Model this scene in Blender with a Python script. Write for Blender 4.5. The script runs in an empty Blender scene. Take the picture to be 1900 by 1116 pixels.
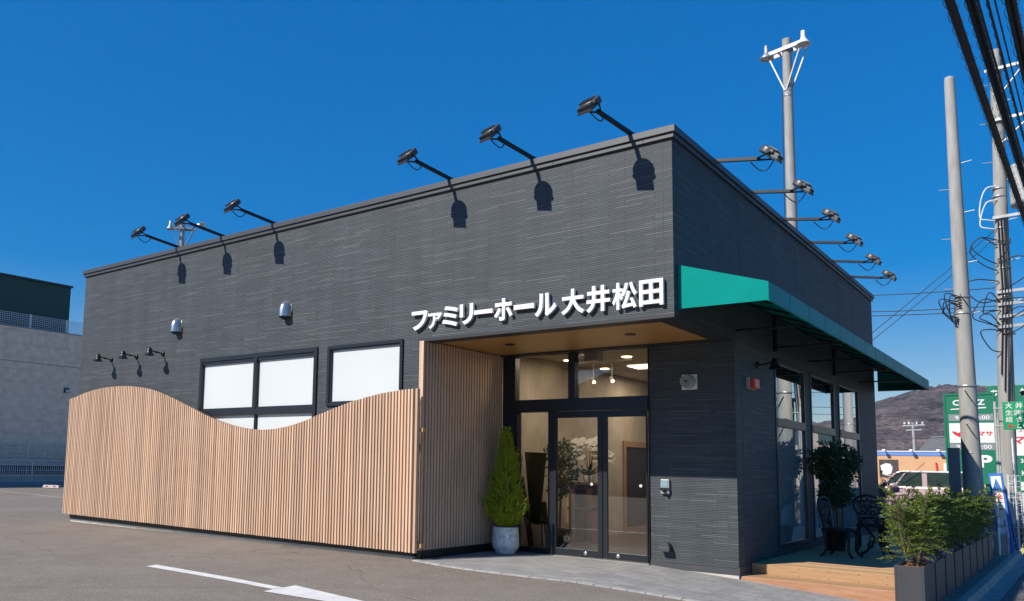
import bpy, bmesh, math, random
from mathutils import Vector, Matrix
R = math.radians
rnd = random.Random(7)
scn = bpy.context.scene
COL = scn.collection

# ------------------------------------------------------------------ camera, sky, sun, exposure
def make_camera():
    yaw, pitch, roll = -0.6868, 0.1086, 0.0212
    fw = Vector((math.sin(yaw)*math.cos(pitch), math.cos(yaw)*math.cos(pitch), math.sin(pitch)))
    rt0 = Vector((math.cos(yaw), -math.sin(yaw), 0)); up0 = rt0.cross(fw)
    c, s = math.cos(roll), math.sin(roll)
    rt = rt0*c + up0*s; up = up0*c - rt0*s
    cam = bpy.data.cameras.new('camera'); o = bpy.data.objects.new('camera', cam); COL.objects.link(o)
    m = Matrix((rt, up, -fw)).transposed().to_4x4(); m.translation = Vector((3.653, -9.3676, 1.1703))
    o.matrix_world = m
    cam.sensor_fit = 'HORIZONTAL'; cam.sensor_width = 36.0
    cam.lens = 1532.918*36/1900
    cam.shift_x = (950-756.25)/1900; cam.shift_y = (694.56-558)/1900
    cam.clip_start = .05; cam.clip_end = 8000
    scn.camera = o
make_camera()
SUN = Vector((.42, 1.0, -.88)).normalized()          # the way the light travels
w = bpy.data.worlds.new("World"); scn.world = w; w.use_nodes = True
nt = w.node_tree; nt.nodes.clear()
sky = nt.nodes.new('ShaderNodeTexSky'); sky.sky_type = 'NISHITA'; sky.sun_disc = False
sky.sun_elevation = math.asin(-SUN.z); sky.sun_rotation = math.atan2(-SUN.x, -SUN.y)
sky.altitude = 1500; sky.air_density = 1.3; sky.dust_density = 0.0; sky.ozone_density = 5.0
bg = nt.nodes.new('ShaderNodeBackground'); bg.inputs[1].default_value = 0.15
wo = nt.nodes.new('ShaderNodeOutputWorld')
ga = nt.nodes.new('ShaderNodeGamma'); ga.inputs[1].default_value = .45      # evens out the gradient, as a polarised sky
hs = nt.nodes.new('ShaderNodeHueSaturation'); hs.inputs['Hue'].default_value = .519; hs.inputs['Saturation'].default_value = 2.6; hs.inputs['Value'].default_value = 1.42
nt.links.new(sky.outputs[0], ga.inputs[0]); nt.links.new(ga.outputs[0], hs.inputs['Color']); nt.links.new(hs.outputs[0], bg.inputs[0]); nt.links.new(bg.outputs[0], wo.inputs[0])
sl = bpy.data.lights.new('sun', 'SUN'); sl.energy = 4.2; sl.angle = R(.5); sl.color = (1, .93, .82)
so = bpy.data.objects.new('sun', sl); COL.objects.link(so); so.location = (-20, -40, 40)
so.rotation_euler = SUN.to_track_quat('-Z', 'Y').to_euler()
scn.view_settings.view_transform = 'Standard'; scn.view_settings.look = 'None'
scn.view_settings.exposure = 0.47; scn.view_settings.gamma = 1.0
scn.cycles.max_bounces = 8; scn.cycles.transparent_max_bounces = 12
scn.cycles.caustics_reflective = False; scn.cycles.caustics_refractive = False

# ------------------------------------------------------------------ mesh and object helpers
def catmull(P, n):
    Q = [P[0]*2-P[1]] + P + [P[-1]*2-P[-2]]; out = []
    for i in range(1, len(Q)-2):
        a, b, c, d = Q[i-1:i+3]
        for k in range(n):
            t = k/n; out.append(.5*((2*b) + (c-a)*t + (2*a-5*b+4*c-d)*t*t + (3*b-a-3*c+d)*t*t*t))
    return out + [P[-1]]
class MB:
    def __init__(s): s.v = []; s.f = []; s.sm = []
    def add(s, verts, faces, smooth=False):
        n = len(s.v); s.v += [tuple(p) for p in verts]
        for f in faces: s.f.append(tuple(i+n for i in f)); s.sm.append(smooth)
        return s
    def box(s, x0, x1, y0, y1, z0, z1, m=None):
        x0, x1 = min(x0, x1), max(x0, x1); y0, y1 = min(y0, y1), max(y0, y1); z0, z1 = min(z0, z1), max(z0, z1)
        v = [(x, y, z) for z in (z0, z1) for y in (y0, y1) for x in (x0, x1)]
        if m is not None: v = [m @ Vector(p) for p in v]
        return s.add(v, [(0,2,3,1), (4,5,7,6), (0,1,5,4), (2,6,7,3), (0,4,6,2), (1,3,7,5)])
    def tube(s, pts, r, n=8, caps=True, smooth=True, curve=0):
        pts = [Vector(p) for p in pts]
        if curve: pts = catmull(pts, curve)
        rr = r if isinstance(r, (list, tuple)) else [r]*len(pts)
        t0 = (pts[1]-pts[0]).normalized()
        a = t0.orthogonal().normalized(); rings = []
        for i, p in enumerate(pts):
            if i == 0: t = t0
            elif i == len(pts)-1: t = (pts[i]-pts[i-1]).normalized()
            else:
                t = (pts[i+1]-pts[i]).normalized() + (pts[i]-pts[i-1]).normalized()
                t = t.normalized() if t.length > 1e-6 else t0
            a = a - t*a.dot(t); a = a.normalized() if a.length > 1e-6 else t.orthogonal().normalized()
            b = t.cross(a)
            rings.append([p + (a*math.cos(2*math.pi*k/n) + b*math.sin(2*math.pi*k/n))*rr[i] for k in range(n)])
        v = [q for ring in rings for q in ring]; f = []
        for i in range(len(pts)-1):
            for k in range(n):
                k2 = (k+1) % n; f.append((i*n+k, i*n+k2, (i+1)*n+k2, (i+1)*n+k))
        s.add(v, f, smooth)
        if caps:
            s.add(rings[0], [tuple(range(n-1, -1, -1))]); s.add(rings[-1], [tuple(range(n))])
        return s
    def bar(s, a, b, w, h=None):                      # square bar from a to b
        a, b = Vector(a), Vector(b); h = h or w; t = (b-a).normalized()
        sd = t.cross(Vector((0, 0, 1))); sd = sd.normalized() if sd.length > 1e-4 else Vector((1, 0, 0)); u = sd.cross(t)
        v = [p + sd*i*w/2 + u*j*h/2 for p in (a, b) for i, j in ((-1,-1), (1,-1), (1,1), (-1,1))]
        return s.add(v, [(3,2,1,0), (4,5,6,7), (0,1,5,4), (1,2,6,5), (2,3,7,6), (3,0,4,7)])
    def lathe(s, prof, c=(0,0,0), n=24, m=None, smooth=True):
        v = []; f = []
        for r, z in prof:
            for k in range(n):
                a = 2*math.pi*k/n; p = Vector((r*math.cos(a), r*math.sin(a), z))
                if m is not None: p = m @ p
                v.append(p + Vector(c))
        for i in range(len(prof)-1):
            for k in range(n):
                k2 = (k+1) % n; f.append((i*n+k, i*n+k2, (i+1)*n+k2, (i+1)*n+k))
        s.add(v, f, smooth)
        if prof[0][0] > 1e-4: s.add(v[:n], [tuple(range(n-1, -1, -1))])
        if prof[-1][0] > 1e-4: s.add(v[-n:], [tuple(range(n))])
        return s
    def prism(s, poly, a0, a1, axis='y'):             # poly in the two other axes, extruded along axis
        def P(p, a):
            if axis == 'y': return (p[0], a, p[1])
            if axis == 'x': return (a, p[0], p[1])
            return (p[0], p[1], a)
        n = len(poly); v = [P(p, a0) for p in poly] + [P(p, a1) for p in poly]
        f = [(i, (i+1) % n, n+(i+1) % n, n+i) for i in range(n)] + [tuple(range(n-1, -1, -1)), tuple(range(n, 2*n))]
        return s.add(v, f)
    def obj(s, name, m, parent=None, bevel=0, fix=True):
        o3 = Vector(parent['org']) if parent is not None else Vector((0, 0, 0))
        me = bpy.data.meshes.new(name); me.from_pydata([tuple(Vector(p)-o3) for p in s.v], [], s.f)
        me.polygons.foreach_set('use_smooth', s.sm); me.update()
        if fix:
            bm = bmesh.new(); bm.from_mesh(me); bmesh.ops.recalc_face_normals(bm, faces=bm.faces); bm.to_mesh(me); bm.free()
        me.materials.append(m)
        o = bpy.data.objects.new(name, me); COL.objects.link(o)
        if parent is not None: o.parent = parent; o['org'] = parent['org']
        if bevel:
            b = o.modifiers.new('bevel', 'BEVEL'); b.width = bevel; b.segments = 2; b.limit_method = 'ANGLE'; b.angle_limit = R(40)
        return o
def thing(name, label, cat, loc, group=None):
    o = bpy.data.objects.new(name, None); COL.objects.link(o); o.location = loc; o['org'] = tuple(loc)
    o.empty_display_size = .2
    o['label'] = label; o['category'] = cat
    if group: o['group'] = group
    return o
def tag(o, label, cat, group=None):
    o['label'] = label; o['category'] = cat
    if group: o['group'] = group
    return o
def kids(o): return [c for c in COL.objects if c.parent == o]
def dup(o, loc, rz=0, label=None, sc=1.0):
    ch = kids(o)
    r = o.copy(); COL.objects.link(r); r.location = loc; r.rotation_euler = (0, 0, rz); r.scale = (sc,)*3; r['org'] = tuple(loc)
    if label: r['label'] = label
    for c in ch:
        d = c.copy(); COL.objects.link(d); d.parent = r
        for g in kids(c):
            e = g.copy(); COL.objects.link(e); e.parent = d
    return r
def structure(o): o['kind'] = 'structure'; return o

# ------------------------------------------------------------------ materials
def nodes_of(name):
    m = bpy.data.materials.new(name); m.use_nodes = True
    return m, m.node_tree, m.node_tree.nodes['Principled BSDF']
def lk(t, a, b): t.links.new(a, b)
def rgb(c): return (c[0], c[1], c[2], 1)
def pm(name, col, rough=.6, metal=0, var=.12, vs=6.0, bump=0.0, bs=60.0, spec=.5, coat=0.0, stretch=None, trans=0.0):
    m, t, b = nodes_of(name)
    b.inputs['Roughness'].default_value = rough; b.inputs['Metallic'].default_value = metal
    b.inputs['Specular IOR Level'].default_value = spec; b.inputs['Coat Weight'].default_value = coat
    tc = t.nodes.new('ShaderNodeTexCoord'); src = tc.outputs['Object']
    if stretch:
        mp = t.nodes.new('ShaderNodeMapping'); mp.inputs['Scale'].default_value = stretch
        lk(t, src, mp.inputs[0]); src = mp.outputs[0]
    if var > 0:
        n = t.nodes.new('ShaderNodeTexNoise'); n.inputs['Scale'].default_value = vs; n.inputs['Detail'].default_value = 6
        lk(t, src, n.inputs['Vector'])
        r = t.nodes.new('ShaderNodeMapRange'); r.inputs[1].default_value = .3; r.inputs[2].default_value = .7
        r.inputs[3].default_value = 1-var; r.inputs[4].default_value = 1+var
        lk(t, n.outputs['Fac'], r.inputs[0])
        mx = t.nodes.new('ShaderNodeMix'); mx.data_type = 'RGBA'; mx.blend_type = 'MULTIPLY'; mx.inputs[0].default_value = 1
        mx.inputs[6].default_value = rgb(col); lk(t, r.outputs[0], mx.inputs[7]); lk(t, mx.outputs[2], b.inputs['Base Color'])
    else: b.inputs['Base Color'].default_value = rgb(col)
    if bump > 0:
        n2 = t.nodes.new('ShaderNodeTexNoise'); n2.inputs['Scale'].default_value = bs; n2.inputs['Detail'].default_value = 5
        lk(t, src, n2.inputs['Vector'])
        bp = t.nodes.new('ShaderNodeBump'); bp.inputs['Strength'].default_value = bump; bp.inputs['Distance'].default_value = .01
        lk(t, n2.outputs['Fac'], bp.inputs['Height']); lk(t, bp.outputs[0], b.inputs['Normal'])
    if trans > 0:
        tr = t.nodes.new('ShaderNodeBsdfTranslucent'); tr.inputs[0].default_value = rgb(col)
        ms = t.nodes.new('ShaderNodeMixShader'); ms.inputs[0].default_value = trans
        out = t.nodes['Material Output']; lk(t, b.outputs[0], ms.inputs[1]); lk(t, tr.outputs[0], ms.inputs[2]); lk(t, ms.outputs[0], out.inputs[0])
    return m
def siding_mat():
    m, t, b = nodes_of('charcoal_siding')
    tc = t.nodes.new('ShaderNodeTexCoord'); sp = t.nodes.new('ShaderNodeSeparateXYZ'); lk(t, tc.outputs['Object'], sp.inputs[0])
    ad = t.nodes.new('ShaderNodeMath'); ad.operation = 'ADD'; lk(t, sp.outputs[0], ad.inputs[0]); lk(t, sp.outputs[1], ad.inputs[1])
    cb = t.nodes.new('ShaderNodeCombineXYZ'); lk(t, ad.outputs[0], cb.inputs[0]); lk(t, sp.outputs[2], cb.inputs[1])
    def brick(wd, h, mort, off):
        k = t.nodes.new('ShaderNodeTexBrick'); k.inputs['Scale'].default_value = 1
        k.inputs['Brick Width'].default_value = wd; k.inputs['Row Height'].default_value = h
        k.inputs['Mortar Size'].default_value = mort; k.inputs['Mortar Smooth'].default_value = .3
        k.offset = off; k.offset_frequency = 2; k.squash = .62; k.squash_frequency = 3
        lk(t, cb.outputs[0], k.inputs['Vector']); return k
    H = .0225
    k = brick(.6, H, .0028, .37)
    k.inputs['Color1'].default_value = (.12, .12, .12, 1); k.inputs['Color2'].default_value = (1, 1, 1, 1); k.inputs['Mortar'].default_value = (0, 0, 0, 1)
    cr = t.nodes.new('ShaderNodeValToRGB'); e = cr.color_ramp.elements
    e[0].position = 0; e[0].color = (.014, .016, .019, 1); e[1].position = 1; e[1].color = (.110, .122, .132, 1)  # brightest step paints sunlit highlights of a few courses into the colour
    for po, c in ((.12, (.054, .066, .076, 1)), (.5, (.064, .077, .089, 1)), (.88, (.075, .089, .102, 1))): q = e.new(po); q.color = c
    lk(t, k.outputs['Color'], cr.inputs[0])
    mp = t.nodes.new('ShaderNodeMapping'); mp.inputs['Scale'].default_value = (1.3, .22, 1); lk(t, cb.outputs[0], mp.inputs[0])
    n = t.nodes.new('ShaderNodeTexNoise'); n.inputs['Scale'].default_value = 2.2; n.inputs['Detail'].default_value = 7; n.inputs['Roughness'].default_value = .65
    lk(t, mp.outputs[0], n.inputs['Vector'])
    r = t.nodes.new('ShaderNodeMapRange'); r.inputs[1].default_value = .3; r.inputs[2].default_value = .7; r.inputs[3].default_value = .84; r.inputs[4].default_value = 1.14
    lk(t, n.outputs['Fac'], r.inputs[0])
    mx = t.nodes.new('ShaderNodeMix'); mx.data_type = 'RGBA'; mx.blend_type = 'MULTIPLY'; mx.inputs[0].default_value = 1
    lk(t, cr.outputs[0], mx.inputs[6]); lk(t, r.outputs[0], mx.inputs[7]); lk(t, mx.outputs[2], b.inputs['Base Color'])
    b.inputs['Roughness'].default_value = .62; b.inputs['Specular IOR Level'].default_value = .4
    # relief: each course rises to a different depth, joints sunk
    k2 = brick(.6, H, .0028, .37); k2.inputs['Color1'].default_value = (.45, .45, .45, 1); k2.inputs['Color2'].default_value = (1, 1, 1, 1); k2.inputs['Mortar'].default_value = (0, 0, 0, 1)
    bu = t.nodes.new('ShaderNodeBump'); bu.inputs['Strength'].default_value = .75; bu.inputs['Distance'].default_value = .006
    lk(t, k2.outputs['Color'], bu.inputs['Height']); lk(t, bu.outputs[0], b.inputs['Normal'])
    return m
def wood_mat(name, c1, c2, scale, rough=.6, board=None, axis=0):
    m, t, b = nodes_of(name)
    tc = t.nodes.new('ShaderNodeTexCoord'); mp = t.nodes.new('ShaderNodeMapping'); mp.inputs['Scale'].default_value = scale
    lk(t, tc.outputs['Object'], mp.inputs[0])
    n = t.nodes.new('ShaderNodeTexNoise'); n.inputs['Scale'].default_value = 1; n.inputs['Detail'].default_value = 7; n.inputs['Roughness'].default_value = .65
    lk(t, mp.outputs[0], n.inputs['Vector'])
    cr = t.nodes.new('ShaderNodeValToRGB'); cr.color_ramp.elements[0].position = .32; cr.color_ramp.elements[1].position = .68
    cr.color_ramp.elements[0].color = rgb(c1); cr.color_ramp.elements[1].color = rgb(c2); lk(t, n.outputs['Fac'], cr.inputs[0])
    src = cr.outputs[0]
    if board:
        sp = t.nodes.new('ShaderNodeSeparateXYZ'); lk(t, tc.outputs['Object'], sp.inputs[0])
        mo = t.nodes.new('ShaderNodeMath'); mo.operation = 'DIVIDE'; mo.inputs[1].default_value = board; lk(t, sp.outputs[axis], mo.inputs[0])
        fl = t.nodes.new('ShaderNodeMath'); fl.operation = 'FLOOR'; lk(t, mo.outputs[0], fl.inputs[0])
        wn = t.nodes.new('ShaderNodeTexWhiteNoise'); wn.noise_dimensions = '1D'; lk(t, fl.outputs[0], wn.inputs['W'])
        r = t.nodes.new('ShaderNodeMapRange'); r.inputs[3].default_value = .8; r.inputs[4].default_value = 1.18; lk(t, wn.outputs['Value'], r.inputs[0])
        mx = t.nodes.new('ShaderNodeMix'); mx.data_type = 'RGBA'; mx.blend_type = 'MULTIPLY'; mx.inputs[0].default_value = 1
        lk(t, src, mx.inputs[6]); lk(t, r.outputs[0], mx.inputs[7]); src = mx.outputs[2]
        fr = t.nodes.new('ShaderNodeMath'); fr.operation = 'FRACT'; lk(t, mo.outputs[0], fr.inputs[0])
        gt = t.nodes.new('ShaderNodeMath'); gt.operation = 'GREATER_THAN'; gt.inputs[1].default_value = .025; lk(t, fr.outputs[0], gt.inputs[0])
        bu = t.nodes.new('ShaderNodeBump'); bu.inputs['Strength'].default_value = .5; bu.inputs['Distance'].default_value = .004
        lk(t, gt.outputs[0], bu.inputs['Height']); lk(t, bu.outputs[0], b.inputs['Normal'])
    lk(t, src, b.inputs['Base Color']); b.inputs['Roughness'].default_value = rough
    return m
def glass_mat(name, tint=(.8, .82, .82), base=.06, gain=1.0, film=0.0, filmcol=(.5, .55, .55)):
    m, t, b = nodes_of(name); t.nodes.remove(b); out = t.nodes['Material Output']
    tr = t.nodes.new('ShaderNodeBsdfTransparent'); tr.inputs[0].default_value = rgb(tint)
    gl = t.nodes.new('ShaderNodeBsdfGlossy'); gl.inputs['Roughness'].default_value = .004; gl.inputs[0].default_value = (.92, .95, .96, 1)
    fr = t.nodes.new('ShaderNodeFresnel'); fr.inputs[0].default_value = 1.52
    ml = t.nodes.new('ShaderNodeMath'); ml.operation = 'MULTIPLY_ADD'; ml.inputs[1].default_value = gain; ml.inputs[2].default_value = base; ml.use_clamp = True
    lk(t, fr.outputs[0], ml.inputs[0])
    src = tr.outputs[0]
    if film > 0:
        df = t.nodes.new('ShaderNodeBsdfDiffuse'); df.inputs[0].default_value = rgb(filmcol)
        m2 = t.nodes.new('ShaderNodeMixShader'); m2.inputs[0].default_value = film; lk(t, tr.outputs[0], m2.inputs[1]); lk(t, df.outputs[0], m2.inputs[2]); src = m2.outputs[0]
    ms = t.nodes.new('ShaderNodeMixShader'); lk(t, ml.outputs[0], ms.inputs[0]); lk(t, src, ms.inputs[1]); lk(t, gl.outputs[0], ms.inputs[2])
    lk(t, ms.outputs[0], out.inputs[0]); return m
def emit_mat(name, col, s):
    m, t, b = nodes_of(name); b.inputs['Base Color'].default_value = (0.8, .8, .8, 1)
    b.inputs['Emission Color'].default_value = rgb(col); b.inputs['Emission Strength'].default_value = s; return m
def asphalt_mat(name, c1, c2, seed=0):
    m, t, b = nodes_of(name); tc = t.nodes.new('ShaderNodeTexCoord')
    def noise(sc, d=6, ro=.6):
        n = t.nodes.new('ShaderNodeTexNoise'); n.inputs['Scale'].default_value = sc; n.inputs['Detail'].default_value = d; n.inputs['Roughness'].default_value = ro
        lk(t, tc.outputs['Object'], n.inputs['Vector']); return n
    big = noise(.35, 5, .55); mid = noise(2.3, 5, .6); fine = noise(140, 3, .7)
    a = t.nodes.new('ShaderNodeMath'); a.operation = 'ADD'; lk(t, big.outputs['Fac'], a.inputs[0]); lk(t, mid.outputs['Fac'], a.inputs[1])
    r = t.nodes.new('ShaderNodeMapRange'); r.inputs[1].default_value = .75; r.inputs[2].default_value = 1.25; lk(t, a.outputs[0], r.inputs[0])
    cr = t.nodes.new('ShaderNodeMix'); cr.data_type = 'RGBA'; cr.inputs[6].default_value = rgb(c1); cr.inputs[7].default_value = rgb(c2); lk(t, r.outputs[0], cr.inputs[0])
    r2 = t.nodes.new('ShaderNodeMapRange'); r2.inputs[1].default_value = .3; r2.inputs[2].default_value = .7; r2.inputs[3].default_value = .55; r2.inputs[4].default_value = 1.5; lk(t, fine.outputs['Fac'], r2.inputs[0])
    mx = t.nodes.new('ShaderNodeMix'); mx.data_type = 'RGBA'; mx.blend_type = 'MULTIPLY'; mx.inputs[0].default_value = 1
    lk(t, cr.outputs[2], mx.inputs[6]); lk(t, r2.outputs[0], mx.inputs[7])
    # old oil spots
    vo = t.nodes.new('ShaderNodeTexVoronoi'); vo.inputs['Scale'].default_value = .9; lk(t, tc.outputs['Object'], vo.inputs['Vector'])
    r3 = t.nodes.new('ShaderNodeMapRange'); r3.inputs[1].default_value = .03; r3.inputs[2].default_value = .16; r3.inputs[3].default_value = .86; r3.inputs[4].default_value = 1; lk(t, vo.outputs['Distance'], r3.inputs[0])
    m3 = t.nodes.new('ShaderNodeMix'); m3.data_type = 'RGBA'; m3.blend_type = 'MULTIPLY'; m3.inputs[0].default_value = 1
    lk(t, mx.outputs[2], m3.inputs[6]); lk(t, r3.outputs[0], m3.inputs[7]); sp = t.nodes.new('ShaderNodeTexVoronoi'); sp.inputs['Scale'].default_value = 75; lk(t, tc.outputs['Object'], sp.inputs['Vector'])
    s1 = t.nodes.new('ShaderNodeMapRange'); s1.inputs[1].default_value = .86; s1.inputs[2].default_value = .95; s1.inputs[3].default_value = 0; s1.inputs[4].default_value = .55
    sc = t.nodes.new('ShaderNodeSeparateColor'); lk(t, sp.outputs['Color'], sc.inputs[0]); lk(t, sc.outputs[0], s1.inputs[0])
    m4 = t.nodes.new('ShaderNodeMix'); m4.data_type = 'RGBA'; m4.inputs[7].default_value = (.42, .38, .33, 1); lk(t, s1.outputs[0], m4.inputs[0]); lk(t, m3.outputs[2], m4.inputs[6])
    wv = t.nodes.new('ShaderNodeTexNoise'); wv.inputs['Scale'].default_value = 1.2; wv.inputs['Detail'].default_value = 6; lk(t, tc.outputs['Object'], wv.inputs['Vector'])
    va = t.nodes.new('ShaderNodeVectorMath'); va.operation = 'MULTIPLY_ADD'; va.inputs[1].default_value = (.7, .7, .7); lk(t, wv.outputs['Color'], va.inputs[0]); lk(t, tc.outputs['Object'], va.inputs[2])
    ck = t.nodes.new('ShaderNodeTexVoronoi'); ck.feature = 'DISTANCE_TO_EDGE'; ck.inputs['Scale'].default_value = .22; lk(t, va.outputs[0], ck.inputs['Vector'])
    c1_ = t.nodes.new('ShaderNodeMapRange'); c1_.inputs[1].default_value = .0; c1_.inputs[2].default_value = .0035; c1_.inputs[3].default_value = .62; c1_.inputs[4].default_value = 1; lk(t, ck.outputs['Distance'], c1_.inputs[0])
    m5 = t.nodes.new('ShaderNodeMix'); m5.data_type = 'RGBA'; m5.blend_type = 'MULTIPLY'; m5.inputs[0].default_value = 1; lk(t, m4.outputs[2], m5.inputs[6]); lk(t, c1_.outputs[0], m5.inputs[7])
    lk(t, m5.outputs[2], b.inputs['Base Color'])
    bu = t.nodes.new('ShaderNodeBump'); bu.inputs['Strength'].default_value = .5; bu.inputs['Distance'].default_value = .006
    lk(t, fine.outputs['Fac'], bu.inputs['Height']); lk(t, bu.outputs[0], b.inputs['Normal']); b.inputs['Roughness'].default_value = .85
    b.inputs['Specular IOR Level'].default_value = .3
    return m
def brick_mat(name, c1, c2, mort, wd, h, msize, axes='xy', rough=.75, bump=.3, off=.5):
    m, t, b = nodes_of(name); tc = t.nodes.new('ShaderNodeTexCoord'); src = tc.outputs['Object']
    if axes != 'xy':
        sp = t.nodes.new('ShaderNodeSeparateXYZ'); lk(t, src, sp.inputs[0]); cb = t.nodes.new('ShaderNodeCombineXYZ')
        i = {'x': 0, 'y': 1, 'z': 2}; lk(t, sp.outputs[i[axes[0]]], cb.inputs[0]); lk(t, sp.outputs[i[axes[1]]], cb.inputs[1]); src = cb.outputs[0]
    k = t.nodes.new('ShaderNodeTexBrick'); k.inputs['Scale'].default_value = 1; k.inputs['Brick Width'].default_value = wd; k.inputs['Row Height'].default_value = h
    k.inputs['Mortar Size'].default_value = msize; k.offset = off
    k.inputs['Color1'].default_value = rgb(c1); k.inputs['Color2'].default_value = rgb(c2); k.inputs['Mortar'].default_value = rgb(mort)
    lk(t, src, k.inputs['Vector'])
    n = t.nodes.new('ShaderNodeTexNoise'); n.inputs['Scale'].default_value = 3; n.inputs['Detail'].default_value = 8; lk(t, tc.outputs['Object'], n.inputs['Vector'])
    r = t.nodes.new('ShaderNodeMapRange'); r.inputs[1].default_value = .3; r.inputs[2].default_value = .7; r.inputs[3].default_value = .86; r.inputs[4].default_value = 1.14; lk(t, n.outputs['Fac'], r.inputs[0])
    mx = t.nodes.new('ShaderNodeMix'); mx.data_type = 'RGBA'; mx.blend_type = 'MULTIPLY'; mx.inputs[0].default_value = 1
    lk(t, k.outputs['Color'], mx.inputs[6]); lk(t, r.outputs[0], mx.inputs[7]); lk(t, mx.outputs[2], b.inputs['Base Color'])
    bu = t.nodes.new('ShaderNodeBump'); bu.inputs['Strength'].default_value = bump; bu.inputs['Distance'].default_value = .005; bu.invert = True
    lk(t, k.outputs['Fac'], bu.inputs['Height']); lk(t, bu.outputs[0], b.inputs['Normal']); b.inputs['Roughness'].default_value = rough
    return m
def leaf_mat(name, c1, c2, trans=.3, vs=9, rough=.45):
    m, t, b = nodes_of(name); tc = t.nodes.new('ShaderNodeTexCoord')
    n = t.nodes.new('ShaderNodeTexNoise'); n.inputs['Scale'].default_value = vs; n.inputs['Detail'].default_value = 8; n.inputs['Roughness'].default_value = .8
    lk(t, tc.outputs['Object'], n.inputs['Vector'])
    cr = t.nodes.new('ShaderNodeValToRGB'); cr.color_ramp.elements[0].position = .35; cr.color_ramp.elements[1].position = .68
    cr.color_ramp.elements[0].color = rgb(c1); cr.color_ramp.elements[1].color = rgb(c2); lk(t, n.outputs['Fac'], cr.inputs[0])
    lk(t, cr.outputs[0], b.inputs['Base Color']); b.inputs['Roughness'].default_value = rough
    tr = t.nodes.new('ShaderNodeBsdfTranslucent'); lk(t, cr.outputs[0], tr.inputs[0])
    ms = t.nodes.new('ShaderNodeMixShader'); ms.inputs[0].default_value = trans
    lk(t, b.outputs[0], ms.inputs[1]); lk(t, tr.outputs[0], ms.inputs[2]); lk(t, ms.outputs[0], t.nodes['Material Output'].inputs[0]); return m

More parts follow.
